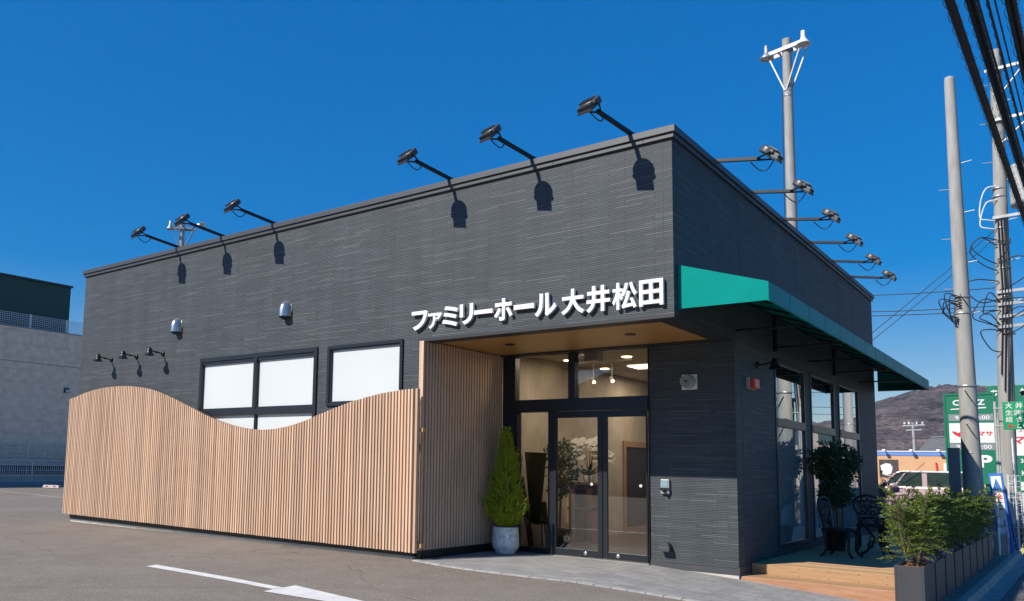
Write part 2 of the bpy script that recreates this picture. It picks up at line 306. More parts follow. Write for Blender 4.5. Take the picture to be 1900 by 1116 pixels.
M = dict(
 siding=siding_mat(),
 coping=pm('grey_metal_coping', (.062, .066, .074), .45, .1, .06), trim=pm('dark_trim', (.03, .03, .034), .45, 0, .08),
 black=pm('black_metal', (.014, .014, .016), .38, .2, .15), frame=pm('window_frame_black', (.022, .026, .034), .35, .3, .06),
 rubber=pm('black_cable', (.012, .012, .012), .5, 0, 0), soffit=wood_mat('honey_soffit_wood', (.46, .225, .062), (.58, .31, .10), (1.2, 22, 22), .42),
 slat=wood_mat('salmon_wood_slats', (.53, .345, .228), (.70, .49, .345), (26, 26, 1.1), .6, .0602812, 0),
 slatback=wood_mat('brown_backing', (.13, .07, .045), (.2, .11, .07), (20, 20, 1.2), .75),
 block=wood_mat('orange_wood_block', (.5, .28, .1), (.6, .36, .16), (20, 20, 6), .6),
 deck=wood_mat('deck_boards', (.56, .335, .165), (.66, .43, .235), (2.5, 30, 30), .6, .145, 1),
 riser=wood_mat('deck_riser_board', (.36, .205, .10), (.47, .295, .16), (3, 30, 30), .55),
 tread=wood_mat('reddish_step_board', (.36, .165, .085), (.47, .26, .15), (3, 30, 30), .55),
 white=pm('white_paint', (.8, .8, .8), .45, 0, .03), letter=pm('white_channel_letter', (.82, .82, .84), .35, 0, .02),
 whitefilm=pm('white_window_film', (.63, .665, .67), .3, 0, .03, .8, coat=.35),
 steel=pm('galvanised_steel', (.45, .46, .47), .42, .7, .12), stainless=pm('brushed_stainless', (.62, .60, .57), .28, .9, .08),
 concrete=pm('concrete', (.34, .33, .31), .85, 0, .16, 4, .3, 40), pole=pm('concrete_pole', (.33, .325, .31), .75, 0, .16, 3, .15, 60, stretch=(3, 3, .6)),
 kerb=pm('concrete_kerb', (.30, .30, .29), .85, 0, .2, 5, .3, 50), strip=pm('pale_concrete', (.52, .50, .46), .85, 0, .12, 4, .3, 60),
 asphalt=asphalt_mat('asphalt', (.188, .158, .130), (.24, .206, .172)), road=asphalt_mat('dark_asphalt', (.10, .098, .093), (.155, .15, .14)),
 paver=brick_mat('grey_pavers', (.27, .265, .26), (.33, .325, .315), (.2, .195, .19), .3, .15, .006, 'xy', .8, .35),
 edging=pm('pale_edging_stone', (.4, .39, .37), .85, 0, .2, 8, .4, 60), mark=pm('road_paint', (.74, .73, .70), .6, 0, .1, 8, .25, 160),
 tealv=pm('glossy_teal_valance', (.0, .26, .25), .45, 0, .08, 1.6, .05, 200, spec=.28, trans=.1), tealc=pm('teal_awning_fabric', (.0, .30, .26), .5, 0, .10, 1.6, .12, 260, spec=.06, trans=.14),
 planter=pm('charcoal_planter', (.045, .046, .052), .55, 0, .12, 7, .1, 80), soil=pm('bark_mulch', (.26, .085, .03), .9, 0, .6, 45, .8, 60),
 pot=pm('pale_stone_pot', (.72, .72, .69), .8, 0, .3, 16, .6, 30), lampbody=pm('dark_grey_lamp_housing', (.085, .088, .092), .4, .3, .1), sealant=pm('grey_sealant', (.058, .066, .072), .7, 0, .05), iron=pm('black_cast_iron', (.012, .013, .015), .33, .3, .1),
 blackpot=pm('black_plastic_pot', (.012, .012, .012), .5, 0, .1),
 conifer=leaf_mat('golden_conifer', (.22, .31, .014), (.62, .67, .045), .42, 16), nandina=leaf_mat('shrub_leaves', (.065, .14, .016), (.30, .39, .06), .45, 12),
 reddish=leaf_mat('reddish_leaves', (.06, .028, .03), (.13, .07, .055), .25, 14), ficus=leaf_mat('ficus_leaves', (.022, .062, .024), (.075, .15, .055), .3, 14, .35),
 autumn=leaf_mat('autumn_leaves', (.20, .075, .02), (.42, .30, .04), .35, 9), stem=pm('woody_stem', (.20, .165, .085), .8, 0, .25, 20), petal=pm('viola_petals', (.62, .5, .6), .6, 0, .1), petal2=pm('purple_petals', (.22, .045, .16), .6, 0, .2),
 orchid=pm('white_orchid', (.85, .84, .80), .5, 0, .04, trans=.4), red=pm('red_lens', (.75, .07, .02), .3, 0, .03), lightgrey=pm('light_grey_plastic', (.4, .39, .37), .4, 0, .05),
 glass=glass_mat('entrance_glass', (.86, .84, .80), .035, 1.0), glassr=glass_mat('side_window_glass', (.45, .48, .5), .5, 1.1), glassl=glass_mat('filmed_window_glass', (.45, .5, .52), .26, .9, .5, (.5, .6, .63)),
 inwall=brick_mat('beige_interior_wall', (.50, .445, .375), (.54, .485, .41), (.40, .35, .29), .075, 60, .006, 'yz', .8, .2, 0), inwall2=pm('beige_plaster', (.52, .46, .39), .8, 0, .05),
 ceil=pm('interior_ceiling', (.55, .50, .44), .8, 0, .03), infloor=pm('dark_interior_floor', (.10, .075, .055), .35, 0, .2, 3), woodin=wood_mat('cabinet_wood', (.35, .2, .12), (.46, .29, .19), (20, 20, 1.5), .5),
 lamp=emit_mat('warm_lamp_glow', (1, .76, .46), 7), panel=emit_mat('cool_panel_glow', (1, .93, .82), 2.2), lampoff=pm('lamp_lens', (.55, .56, .55), .25, 0, .05),
 screen=pm('blue_grey_screen', (.25, .36, .45), .15, 0, .1),
 greysiding=brick_mat('taupe_wall_panels', (.82, .62, .46), (.84, .64, .475), (.66, .50, .37), 1.9, .62, .012, 'yz', .85, .25), darkgreen=pm('dark_green_cladding', (.008, .06, .048), .5, 0, .1, 3),
 maroon=pm('maroon_band', (.05, .018, .02), .6, 0, .3, 3), signgreen=pm('sign_green', (.008, .17, .09), .4, 0, .05), roadgreen=pm('road_sign_green', (.005, .30, .13), .4, 0, .04),
 signwhite=pm('sign_white', (.75, .75, .74), .45, 0, .03), signgrey=pm('sign_grey', (.22, .25, .27), .5, 0, .04), signred=pm('sign_red', (.62, .02, .025), .45, 0, .03),
 signblue=pm('banner_blue', (.01, .13, .48), .5, 0, .06), greypanel=pm('slate_grey_panel', (.24, .255, .275), .6, 0, .08),
 store=pm('orange_store_wall', (.62, .36, .20), .8, 0, .05, 1), storeblue=pm('blue_fascia', (.12, .25, .62), .6, 0, .05), carpink=pm('pale_pink_car_paint', (.60, .44, .44), .25, .1, .02, coat=.6),
 carwhite=pm('white_car_roof', (.78, .76, .76), .25, 0, .02, coat=.6), carglass=pm('car_glass', (.035, .06, .055), .06, 0, .3, 3, spec=.8), tyre=pm('tyre_rubber', (.02, .02, .02), .8, 0, .1),
 roof=pm('grey_roof_tiles', (.13, .13, .135), .6, 0, .25, 4), brown=pm('dark_brown_poster', (.06, .045, .045), .6, 0, .4, 3), wire=pm('aerial_cable', (.022, .022, .024), .6, 0, .1),
 insul=pm('white_insulator', (.75, .75, .74), .3, 0, .03), tank=pm('grey_transformer_paint', (.42, .43, .43), .45, 0, .08), rust=pm('brown_steel_post', (.12, .075, .05), .7, 0, .3, 12),
 beigehouse=pm('beige_render', (.50, .42, .33), .85, 0, .08, 1), meshw=pm('white_mesh_wire', (.62, .64, .65), .45, .2, .05), meshd=pm('dark_mesh_wire', (.05, .05, .055), .5, .2, .1),
)

# ------------------------------------------------------------------ the ground
def lerp_tab(x, xs, zs):
    if x <= xs[0]: return zs[0]
    for i in range(1, len(xs)):
        if x <= xs[i]: return zs[i-1] + (zs[i]-zs[i-1])*(x-xs[i-1])/(xs[i]-xs[i-1])
    return zs[-1]
def g(x, y):
    z = lerp_tab(x, [-40, -13.3, -4, -1.2, 0, 1.5, 2.3], [-.20, -.20, -.168, -.188, -.265, -.38, -.41])
    if x > 0 and y > 2.14: z += .009*min(y-2.14, 12)*min(x/1.5, 1)
    return z
def kx(y): return 2.31 + (y-3.3)*.0165               # west edge of the kerb
def build_ground():
    xs = [-3000, -600, -150, -60, -40, -14, -9, -4, -3, -2, -1.2, -.8, -.4, 0, .5, 1, 1.5, 1.9, 2.3]
    ys = [-3000, -500, -100, -40, -20, -10, -5, -2, 0, 1, 2.14, 4, 6, 8, 10, 12, 14.14, 20, 40, 100, 400, 3500]
    mb = MB(); n = len(xs); v = [(x if x < 2 else (kx(max(-10, min(y, 11.6)))+.02 if x == 2.3 else x), y, g(x, y)) for y in ys for x in xs]
    f = [(j*n+i, j*n+i+1, (j+1)*n+i+1, (j+1)*n+i) for j in range(len(ys)-1) for i in range(n-1)]
    mb.add(v, f); structure(mb.obj('parking_lot', M['asphalt'], fix=False))
    # the road on the right, a step lower than the kerb
    mb = MB(); rx = [0, .5, 2, 8, 60, 3000]; v = []
    for y in ys:
        b = kx(max(-10, min(y, 11.6)))+.1
        for r in rx: v.append((b+r, y, g(2.3, y)-.09))
    n = len(rx); f = [(j*n+i, j*n+i+1, (j+1)*n+i+1, (j+1)*n+i) for j in range(len(ys)-1) for i in range(n-1)]
    mb.add(v, f); structure(mb.obj('road', M['road'], fix=False))
    mb = MB(); v = []; yy = [-12, -6, 0, 2, 4, 6, 8, 10, 11.6]
    for y in yy:
        z = g(2.3, y); b = kx(y)
        v += [(b, y, z-.3), (b, y, z+.015), (b+.1, y, z+.015), (b+.13, y, z-.08), (b+.13, y, z-.3)]
    f = [(i*5+k, i*5+k+1, i*5+k+6, i*5+k+5) for i in range(len(yy)-1) for k in range(4)]
    m = len(v); f += [(0, 1, 2, 3, 4), (m-5, m-4, m-3, m-2, m-1)]
    mb.add(v, f); structure(mb.obj('kerb', M['kerb']))
    mb = MB(); v = []
    for y in yy: z = g(2.3, y)-.086; b = kx(y)+.12; v += [(b, y, z), (b+.22, y, z+.002)]
    mb.add(v, [(i*2, i*2+1, i*2+3, i*2+2) for i in range(len(yy)-1)]); structure(mb.obj('gutter', M['kerb'], fix=False))
    # pavement in front of the entrance
    ex = [-3.72, -3.655, -3.294, -2.958, -2.348, -1.58, -.925, -.43, .053, .5, 1.0, 1.5, 2.3]; ey = [-.2, -.23, -.307, -.372, -.405, -.37, -.262, -.18, -.11, -.06, -.03, 0, 0]
    def yf(x): return lerp_tab(x, ex, ey)
    xs = sorted(set([round(-3.72+.12*i, 3) for i in range(50)] + [0.0, 2.3])); xs = [x for x in xs if x <= 2.31]
    mb = MB(); v = []
    yb = [0, .25, .5, .75, 1]
    for x in xs:
        y1 = 2.2 if x < 0 else 2.2
        for t in yb: y = yf(x)+.1 + (y1-yf(x)-.1)*t; v.append((x, y, g(x, min(y, 2.14))+.006))
    f = [(i*5+k, (i+1)*5+k, (i+1)*5+k+1, i*5+k+1) for i in range(len(xs)-1) for k in range(4)]
    mb.add(v, f); structure(mb.obj('pavement', M['paver'], fix=False))
    mb = MB(); x = -3.72                                # edging stones laid end to end
    while x < 2.25:
        x2 = min(x+.2, 2.3); j = rnd.uniform(0, .006)
        p = [(x+.006, yf(x)), (x2-.004, yf(x2)), (x2-.004, yf(x2)+.096), (x+.006, yf(x)+.096)]
        q = [(a, b, g(a, 0)-.05) for a, b in p] + [(a, b, g(a, 0)+.010+j) for a, b in p]
        mb.add(q, [(3,2,1,0), (4,5,6,7), (0,1,5,4), (1,2,6,5), (2,3,7,6), (3,0,4,7)]); x = x2
    structure(mb.obj('pavement_edging', M['edging']))
    
    # painted arrow
    def P(x, y): return (x, y, g(x, y)+.004)
    mb = MB(); L = []
    n = 14
    for i in range(n+1):
        t = i/n; L += [P(-5.60+t*2.53, -3.055-.131*t), P(-5.543+t*2.466, -3.245-.089*t)]
    mb.add(L, [(2*i, 2*i+1, 2*i+3, 2*i+2) for i in range(n)])
    A, B, T = (-3.102, -2.986), (-3.022, -3.515), (-.75, -3.36); k = 10; L = []
    for i in range(k+1):
        t = i/k*.98; L += [P(A[0]+(T[0]-A[0])*t, A[1]+(T[1]-A[1])*t), P(B[0]+(T[0]-B[0])*t, B[1]+(T[1]-B[1])*t)]
    mb.add([(x, y, z+.002) for x, y, z in L], [(2*i, 2*i+1, 2*i+3, 2*i+2) for i in range(k)])
    structure(mb.obj('road_marking', M['mark'], fix=False))
    mb = MB()                                          # faint bay lines far back in the lot
    for a, b in (((-33.5, 6.2), (-18, 4.6)), ((-30.2, 9.2), (-29.4, 9.45))):
        a, b = Vector(a), Vector(b); d = (b-a).normalized(); nrm = Vector((-d.y, d.x))*.025
        q = [a-nrm, b-nrm, b+nrm, a+nrm]; mb.add([P(p.x, p.y) for p in q], [(0, 1, 2, 3)])
    structure(mb.obj('bay_marking', M['mark'], fix=False))
build_ground()
def build_hills():
    def fb(x, y):
        s = 0; a = 1; k = 1
        for i in range(5):
            s += a*(math.sin(x*.0031*k+1.3*i+.7*math.sin(y*.0023*k+i)) + math.sin(y*.0043*k+2.1*i+.9*math.sin(x*.0037*k-i))); a *= .52; k *= 2.03
        return s
    hr = random.Random(5); mb = MB(); N, K = 430, 64; v = []
    for j in range(K+1):
        for i in range(N+1):
            az = R(-42 + 90*i/N); d = 700 + 1100*j/K
            x = 3.65 + d*math.sin(az); y = -9.4 + d*math.cos(az); t = j/K
            ridge = 152 + 5*math.sin(az*19+1) + 3*math.sin(az*41)
            ridge *= .80*(1 - .5*max(0, min(1, (az-.02)/.2)))
            h = ridge*(math.sin(min(t/.72, 1)*math.pi/2)**1.25) + fb(x, y)*10*min(1, t*3)
            # one long spur coming down to the left
            u = (az+.125)/.10
            h += 15*math.exp(-((u-(t-.45)*1.6)*2.2)**2)*math.exp(-((t-.42)/.3)**2)
            h += hr.uniform(-2.2, 2.2)*min(1, t*4)
            if t > .72: h -= (t-.72)*260
            v.append((x, y, max(h, -1)-.6))
    n = N+1; f = [(j*n+i, j*n+i+1, (j+1)*n+i+1, (j+1)*n+i) for j in range(K) for i in range(N)]
    m, t, b = nodes_of('winter_forest'); tc = t.nodes.new('ShaderNodeTexCoord')
    n1 = t.nodes.new('ShaderNodeTexNoise'); n1.inputs['Scale'].default_value = .016; n1.inputs['Detail'].default_value = 10; n1.inputs['Roughness'].default_value = .65
    n2 = t.nodes.new('ShaderNodeTexNoise'); n2.inputs['Scale'].default_value = .16; n2.inputs['Detail'].default_value = 6; n2.inputs['Roughness'].default_value = .7
    lk(t, tc.outputs['Object'], n1.inputs['Vector']); lk(t, tc.outputs['Object'], n2.inputs['Vector'])
    cr = t.nodes.new('ShaderNodeValToRGB'); e = cr.color_ramp.elements
    e[0].position = .36; e[0].color = (.040, .038, .040, 1); e[1].position = .70; e[1].color = (.36, .27, .23, 1)
    k = e.new(.45); k.color = (.135, .11, .115, 1); k = e.new(.56); k.color = (.19, .15, .15, 1)
    lk(t, n1.outputs['Fac'], cr.inputs[0])
    r = t.nodes.new('ShaderNodeMapRange'); r.inputs[1].default_value = .32; r.inputs[2].default_value = .68; r.inputs[3].default_value = .25; r.inputs[4].default_value = 1.75; lk(t, n2.outputs['Fac'], r.inputs[0])
    mx = t.nodes.new('ShaderNodeMix'); mx.data_type = 'RGBA'; mx.blend_type = 'MULTIPLY'; mx.inputs[0].default_value = 1
    lk(t, cr.outputs[0], mx.inputs[6]); lk(t, r.outputs[0], mx.inputs[7]); lk(t, mx.outputs[2], b.inputs['Base Color'])
    bu = t.nodes.new('ShaderNodeBump'); bu.inputs['Strength'].default_value = 1; bu.inputs['Distance'].default_value = 9; lk(t, n2.outputs['Fac'], bu.inputs['Height']); lk(t, bu.outputs[0], b.inputs['Normal'])
    b.inputs['Roughness'].default_value = .95; b.inputs['Specular IOR Level'].default_value = .1
    structure(mb.add(v, f, True).obj('hills', m, fix=False))
build_hills()

# ------------------------------------------------------------------ the hall
D = 2.138
def holes_wall(mb, axis, c0, c1, a0, a1, z0, z1, holes):
    aa = sorted(set([a0, a1] + [h[0] for h in holes] + [h[1] for h in holes])); zz = sorted(set([z0, z1] + [h[2] for h in holes] + [h[3] for h in holes]))
    for i in range(len(aa)-1):
        run = None
        for j in range(len(zz)-1):
            am, zm = (aa[i]+aa[i+1])/2, (zz[j]+zz[j+1])/2
            solid = not any(h[0] < am < h[1] and h[2] < zm < h[3] for h in holes)
            if solid: run = (run[0] if run else zz[j], zz[j+1])
            if run and (not solid or j == len(zz)-2):
                if axis == 'x': mb.box(aa[i], aa[i+1], c0, c1, run[0], run[1])
                else: mb.box(c0, c1, aa[i], aa[i+1], run[0], run[1])
                run = None
def frame_rect(mb, axis, c0, c1, a0, a1, z0, z1, w):
    B = (lambda p, q, r, s: mb.box(p, q, c0, c1, r, s)) if axis == 'x' else (lambda p, q, r, s: mb.box(c0, c1, p, q, r, s))
    B(a0, a0+w, z0, z1); B(a1-w, a1, z0, z1); B(a0+w, a1-w, z0, z0+w); B(a0+w, a1-w, z1-w, z1)
def build_hall():
    b = thing('hall_building', 'single storey hall clad in charcoal ledgestone siding with a recessed glass entrance', 'building', (-6.6, 6, -.2))
    W1 = (-8.998, -5.913, .95, 3.033); W2 = (-5.68, -4.113, 2.06, 3.025)
    RW = [(4.0, 5.745, .03, 2.90), (6.14, 7.875, .03, 2.915), (8.256, 10.062, .03, 2.93)]
    mb = MB()
    holes_wall(mb, 'x', 0, .25, -13.3, -3.81, -.10, 5.16, [W1, W2])
    mb.box(-3.81, 0, 0, .25, 3.0, 5.16)
    mb.box(-.25, 0, .25, D, 3.0, 5.16)
    holes_wall(mb, 'y', -.25, 0, D, 11.93, -.107, 5.16, RW)
    mb.box(-1.222, -.25, D, D+.25, -.107, 3.0)
    mb.box(-13.3, -13.05, .25, 11.93, -.10, 5.16); mb.box(-13.05, -.25, 11.68, 11.93, -.10, 5.16)
    mb.box(-4.06, -3.81, .25, D-.02, -.1, 3.0)
    mb.obj('wall', M['siding'], b)
    J = []                                             # vertical sealant joints between the siding boards
    for x in (-10.9, -7.87, -4.36, -1.33, -.12):
        z0 = 3.04 if x > -5.9 else (3.06 if -9 < x < -5.9 else 1.2)
        J.append((x-.005, x+.005, -.0025, .1, z0, 5.11))
    J += [(-4.0, -3.99, -.0025, .1, 2.25, 3.04), (-.125, -.115, D-.0025, D+.1, -.1, 2.95)]
    for y, z0 in ((.1, 3.0), (2.42, -.1), (5.45, 3.6), (8.5, 3.6)): J.append((-.1, .0025, y-.005, y+.005, z0, 5.11))
    for q in J: mb = MB(); mb.box(*q); mb.obj('sealant_joint', M['sealant'], b)
    mb = MB()                                          # coping: a broad top band over a set-back drip band
    mb.box(-13.36, .06, -.06, .3, 5.195, 5.28); mb.box(-.3, .06, .3, 11.99, 5.195, 5.28); mb.box(-13.36, -13.0, .3, 11.99, 5.195, 5.28); mb.box(-13.0, -.3, 11.63, 11.99, 5.195, 5.28)
    mb.box(-13.335, .035, -.035, .2, 5.135, 5.193); mb.box(-.2, .035, .2, 11.965, 5.135, 5.193); mb.box(-13.335, -13.1, .2, 11.965, 5.135, 5.193)
    for x in (-.35, -1.6, -2.4, -3.2, -4.0, -5.2, -7.2, -9.2, -11.2): mb.lathe([(.012, 0), (.008, .006)], (x, -.035, 5.164), 8, Matrix.Rotation(R(90), 4, 'X'))
    mb.obj('coping', M['coping'], b, bevel=.006)
    mb = MB(); mb.box(-13.0, -.3, .3, 11.6, 4.8, 4.95); mb.obj('roof', M['concrete'], b)
    mb = MB()                                          # dark border of the entrance soffit
    mb.box(-3.81, 0.004, -.004, .25, 2.955, 2.998); mb.box(-.262, .004, .25, D-.002, 2.955, 2.998); mb.box(-3.73, -.262, 2.03, D-.002, 2.955, 2.998)
    mb.obj('soffit_trim', M['trim'], b)
    mb = MB(); mb.box(-3.81, -.262, .25, 2.03, 2.982, 3.06); s = mb.obj('soffit', M['soffit'], b)
    for x, y in ((-2.915, 1.034), (-1.032, 1.071)):
        mb = MB(); mb.lathe([(.062, 0), (.075, .002), (.075, .012), (.055, .012), (.05, .004)], (x, y, 2.968), 24); mb.obj('downlight', M['black'], s)
    # base flashing and footing
    mb = MB(); mb.box(-1.24, .012, D-.014, D+.2, -.205, -.108); mb.box(-.2, .012, D+.2, 11.94, -.205, -.108); mb.box(-1.02, -.02, D-.02, D-.015, -.118, -.104); mb.obj('base_flashing', M['coping'], b)
    mb = MB(); mb.box(-1.22, -.002, D-.002, D+.2, -.6, -.206); mb.box(-.2, -.002, D+.2, 11.92, -.6, -.206); mb.box(-13.28, -3.83, -.012, .2, -.6, -.133); mb.obj('footing', M['strip'], b)
    mb = MB(); mb.box(-13.3, -3.83, -.03, -.002, -.132, -.01); mb.obj('drip_flashing', M['black'], b)
    # front windows
    mb = MB(); x0, x1, z0, z1 = W1
    frame_rect(mb, 'x', -.03, .09, x0, x1, z0, z1, .075); mb.box(x0+.075, x1-.075, -.03, .09, 1.965, 2.065)
    mb.box(-7.475, -7.39, -.03, .09, 2.065, z1-.075); mb.box(-7.42, -7.385, -.02, .09, z0+.075, 1.965)
    mb.box(x0+.075, x1-.075, -.012, .02, z1-.13, z1-.075); mb.box(x0+.075, -7.475, -.015, .03, 2.065, 2.1); mb.box(-7.39, x1-.075, -.015, .03, 2.065, 2.1)
    wdw = mb.obj('window', M['frame'], b, bevel=.004)
    for p in ((x0+.075, -7.475, 2.1, z1-.13), (-7.39, x1-.075, 2.1, z1-.13), (x0+.075, -7.42, z0+.075, 1.965), (-7.385, x1-.075, z0+.075, 1.965)):
        mb = MB(); mb.box(p[0], p[1], .03, .06, p[2], p[3]); mb.obj('pane', M['whitefilm'], wdw)
    mb = MB(); x0, x1, z0, z1 = W2; frame_rect(mb, 'x', -.03, .09, x0, x1, z0, z1, .055); frame_rect(mb, 'x', -.012, .03, x0+.055, x1-.055, z0+.055, z1-.055, .018)
    wdw = mb.obj('window', M['frame'], b, bevel=.004)
    mb = MB(); mb.box(x0+.073, x1-.073, .03, .06, z0+.073, z1-.073); mb.obj('pane', M['whitefilm'], wdw)
    # tall windows on the deck side
    for y0, y1, z0, z1 in RW:
        mb = MB(); frame_rect(mb, 'y', -.08, .014, y0, y1, z0, z1, .05); mb.box(-.08, .02, y0+.05, y1-.05, 1.87, 2.0)
        wdw = mb.obj('tall_window', M['frame'], b, bevel=.004)
        mb = MB(); mb.box(-.022, -.016, y0+.05, y1-.05, 2.0, z1-.05); mb.obj('pane', M['glassr'], wdw)
        mb = MB(); mb.box(-.022, -.016, y0+.05, y1-.05, z0+.05, 1.87); mb.obj('pane', M['glassl'], wdw)
    # glazed entrance
    mb = MB(); a, c = D-.02, D+.12
    mb.box(-3.73, -3.49, a, c, -.17, 2.955); mb.box(-3.49, -1.222, a, c, 2.945, 2.955); mb.box(-2.53, -2.415, a, c, 2.235, 2.945)
    mb.box(-3.49, -1.222, a-.05, c, 2.04, 2.235); mb.box(-1.236, -1.2225, a, c, -.17, 2.04); mb.box(-1.236, -1.2225, a, c, 2.235, 2.945)
    mb.box(-3.49, -3.45, a, c, -.17, 2.04); mb.box(-2.87, -2.78, a-.02, c, -.17, 2.04); mb.box(-3.45, -2.87, a, c, -.17, -.085); mb.box(-3.62, -3.60, a-.012, a, -.17, 2.955)
    ef = mb.obj('entrance_frame', M['frame'], b, bevel=.004)
    for p in ((-3.49, -2.53, 2.235, 2.945), (-2.415, -1.236, 2.235, 2.945), (-3.45, -2.87, -.085, 2.04)):
        mb = MB(); mb.box(p[0], p[1], D+.03, D+.038, p[2], p[3]); mb.obj('pane', M['glass'], ef)
    mb = MB(); mb.box(-1.93, -1.78, a-.075, a-.05, 2.04, 2.075); mb.obj('door_sensor', M['black'], ef, bevel=.006)
    for k, (x0, x1) in enumerate(((-2.78, -1.945), (-1.935, -1.238))):
        mb = MB(); y0, y1 = D-.055, D-.018; lw, rw = (.062, .075) if k == 0 else (.075, .02)
        mb.box(x0, x0+lw, y0, y1, -.155, 2.035); mb.box(x1-rw, x1, y0, y1, -.155, 2.035); mb.box(x0+lw, x1-rw, y0, y1, -.155, -.05); mb.box(x0+lw, x1-rw, y0, y1, 1.935, 2.035)
        dr = mb.obj('sliding_door', M['frame'], b, bevel=.004)
        mb = MB(); mb.box(x0+lw, x1-rw, D-.040, D-.032, -.05, 1.935); mb.obj('pane', M['glass'], dr)
        lx = x1-.27 if k == 0 else x0+.24
        mb = MB(); mb.lathe([(.032, 0), (.032, .012), (.018, .016)], (lx, y0, -.1), 16, Matrix.Rotation(R(90), 4, 'X')); mb.obj('lock', M['stainless'], dr)
        mb = MB(); mx_ = (x0+x1)/2+.12
        for dx in (0,): mb.lathe([(.022, 0), (.022, .003)], (mx_+.12, D-.0405, .93), 14, Matrix.Rotation(R(90), 4, 'X'))
        mb.obj('safety_sticker', M['signwhite'], dr)
    mb = MB(); mb.box(-2.87, -1.222, D-.075, D+.1, -.2, -.162); mb.obj('threshold', M['stainless'], b)
    # the room behind the glass
    mb = MB(); mb.box(-13.0, -.25, 2.4, 9.0, -.20, -.165); mb.box(-4.0, -1.23, D+.13, 2.4, -.20, -.166); mb.obj('interior_floor', M['infloor'], b)
    mb = MB(); mb.box(-5.6, -.26, D+.26, 9.0, 3.1, 3.16); mb.box(-3.84, -1.23, D+.13, D+.26, 3.02, 3.1); cl = mb.obj('interior_ceiling', M['ceil'], b)
    mb = MB(); mb.box(-4.0, -3.84, D+.14, 9, -.165, 3.1); mb.obj('interior_wall', M['inwall'], b)
    mb = MB(); mb.box(-3.84, -.26, 8.9, 9, -.165, 3.1); mb.obj('interior_wall', M['inwall2'], b)
    mb = MB(); mb.box(-1.2, -.26, D+.27, D+.3, -.16, 3.1); mb.obj('interior_wall', M['inwall2'], b)
    for x, y, r in ((-2.40, 3.98, .085), (-3.5, 5.4, .085), (-3.5, 3.92, .075), (-1.9, 5.6, .085), (-1.2, 4.4, .085), (-3.3, 7.6, .085), (-1.0, 6.8, .085)):
        mb = MB(); mb.lathe([(0, .0), (r, 0), (r, .01)], (x, y, 3.088), 20); mb.obj('ceiling_light', M['lamp'], cl)
    mb = MB(); mb.box(-2.9, -2.2, 5.1, 5.6, 3.07, 3.09); mb.obj('light_panel', M['panel'], cl)
    mb = MB(); mb.box(-3.5, -2.4, 4.18, 4.21, 3.06, 3.1); mb.obj('lighting_track', M['signwhite'], cl)
    mb = MB(); mb.box(-2.42, -2.2, D+.3, D+.52, 2.85, 3.05); mb.obj('exit_light_box', M['lightgrey'], cl)
    for x in (-3.14, -2.78):
        m4 = Vector((0, 0, -1)).rotation_difference(Vector((.5, -.62, -.6))).to_matrix().to_4x4()
        mb = MB(); mb.lathe([(.03, .07), (.035, .06), (.035, -.06)], (x, 4.2, 2.74), 16, m4); mb.tube([(x, 4.2, 3.06), (x, 4.2, 2.79)], .008); sp = mb.obj('spot_light', M['signwhite'], cl)
        mb = MB(); mb.lathe([(0, -.062), (.03, -.062), (.03, -.055)], (x, 4.2, 2.74), 16, m4); mb.obj('lit_lens', M['lamp'], sp)
    mb = MB(); frame_rect(mb, 'y', -3.838, -3.80, 6.9, 8.3, -.165, 1.75, .12); mb.obj('interior_doorway', M['woodin'], b)
    mb = MB(); mb.box(-3.838, -3.83, 7.02, 8.18, -.165, 1.63); mb.obj('door_leaf', M['trim'], b)
    return b
HALL = build_hall()
def interior_lamp():
    # the ceiling downlights are lit in the photograph: added area lamps carry their light, the front one moved to brighten the orchids
    for x, y in ((-2.7, 3.2), (-1.5, 5.6), (-3.0, 6.8)):
        l = bpy.data.lights.new('downlight_fill', 'AREA'); l.shape = 'DISK'; l.size = .35; l.energy = 22; l.color = (1, .85, .66)
        o = bpy.data.objects.new('downlight_fill', l); COL.objects.link(o); o.location = (x, y, 3.06)
interior_lamp()

def build_slat_wall():
    t = thing('slat_wall', 'tall wall of salmon wood slats lining the left side of the recessed entrance', 'slat wall', (-3.77, 1.05, -.1))
    mb = MB(); y = .0; n = 29; p = (D-.03)/n
    mb.box(-3.805, -3.725, -.012, .032, -.045, 2.965)
    for i in range(1, n): yy = i*p; mb.box(-3.768, -3.725, yy, yy+p*.6, -.045+rnd.uniform(-.002, .002), 2.965)
    mb.obj('slat_panel', M['slat'], t, bevel=.002)
    mb = MB(); mb.box(-3.808, -3.77, .034, D-.02, -.04, 2.952); mb.obj('backing', M['slatback'], t)
    mb = MB(); mb.box(-3.80, -3.735, .01, D-.02, -.18, -.047); mb.obj('plinth', M['black'], t)
build_slat_wall()
WAVE = [(-13.318, 2.406), (-12.673, 2.545), (-12.048, 2.61), (-11.445, 2.623), (-10.863, 2.592), (-10.302, 2.516), (-9.76, 2.381), (-9.238, 2.205), (-8.738, 2.03), (-8.26, 1.88), (-7.806, 1.774), (-7.371, 1.71), (-7.092, 1.687), (-6.821, 1.692), (-6.429, 1.732), (-6.053, 1.812), (-5.691, 1.912), (-5.34, 2.012), (-5.001, 2.1), (-4.671, 2.168), (-4.35, 2.214), (-4.04, 2.242), (-3.738, 2.253), (-3.5, 2.25)]
def wave(x):
    xs = [p[0] for p in WAVE]; zs = [p[1] for p in WAVE]
    return (lerp_tab(x-.25, xs, zs) + 2*lerp_tab(x, xs, zs) + lerp_tab(x+.25, xs, zs))/4
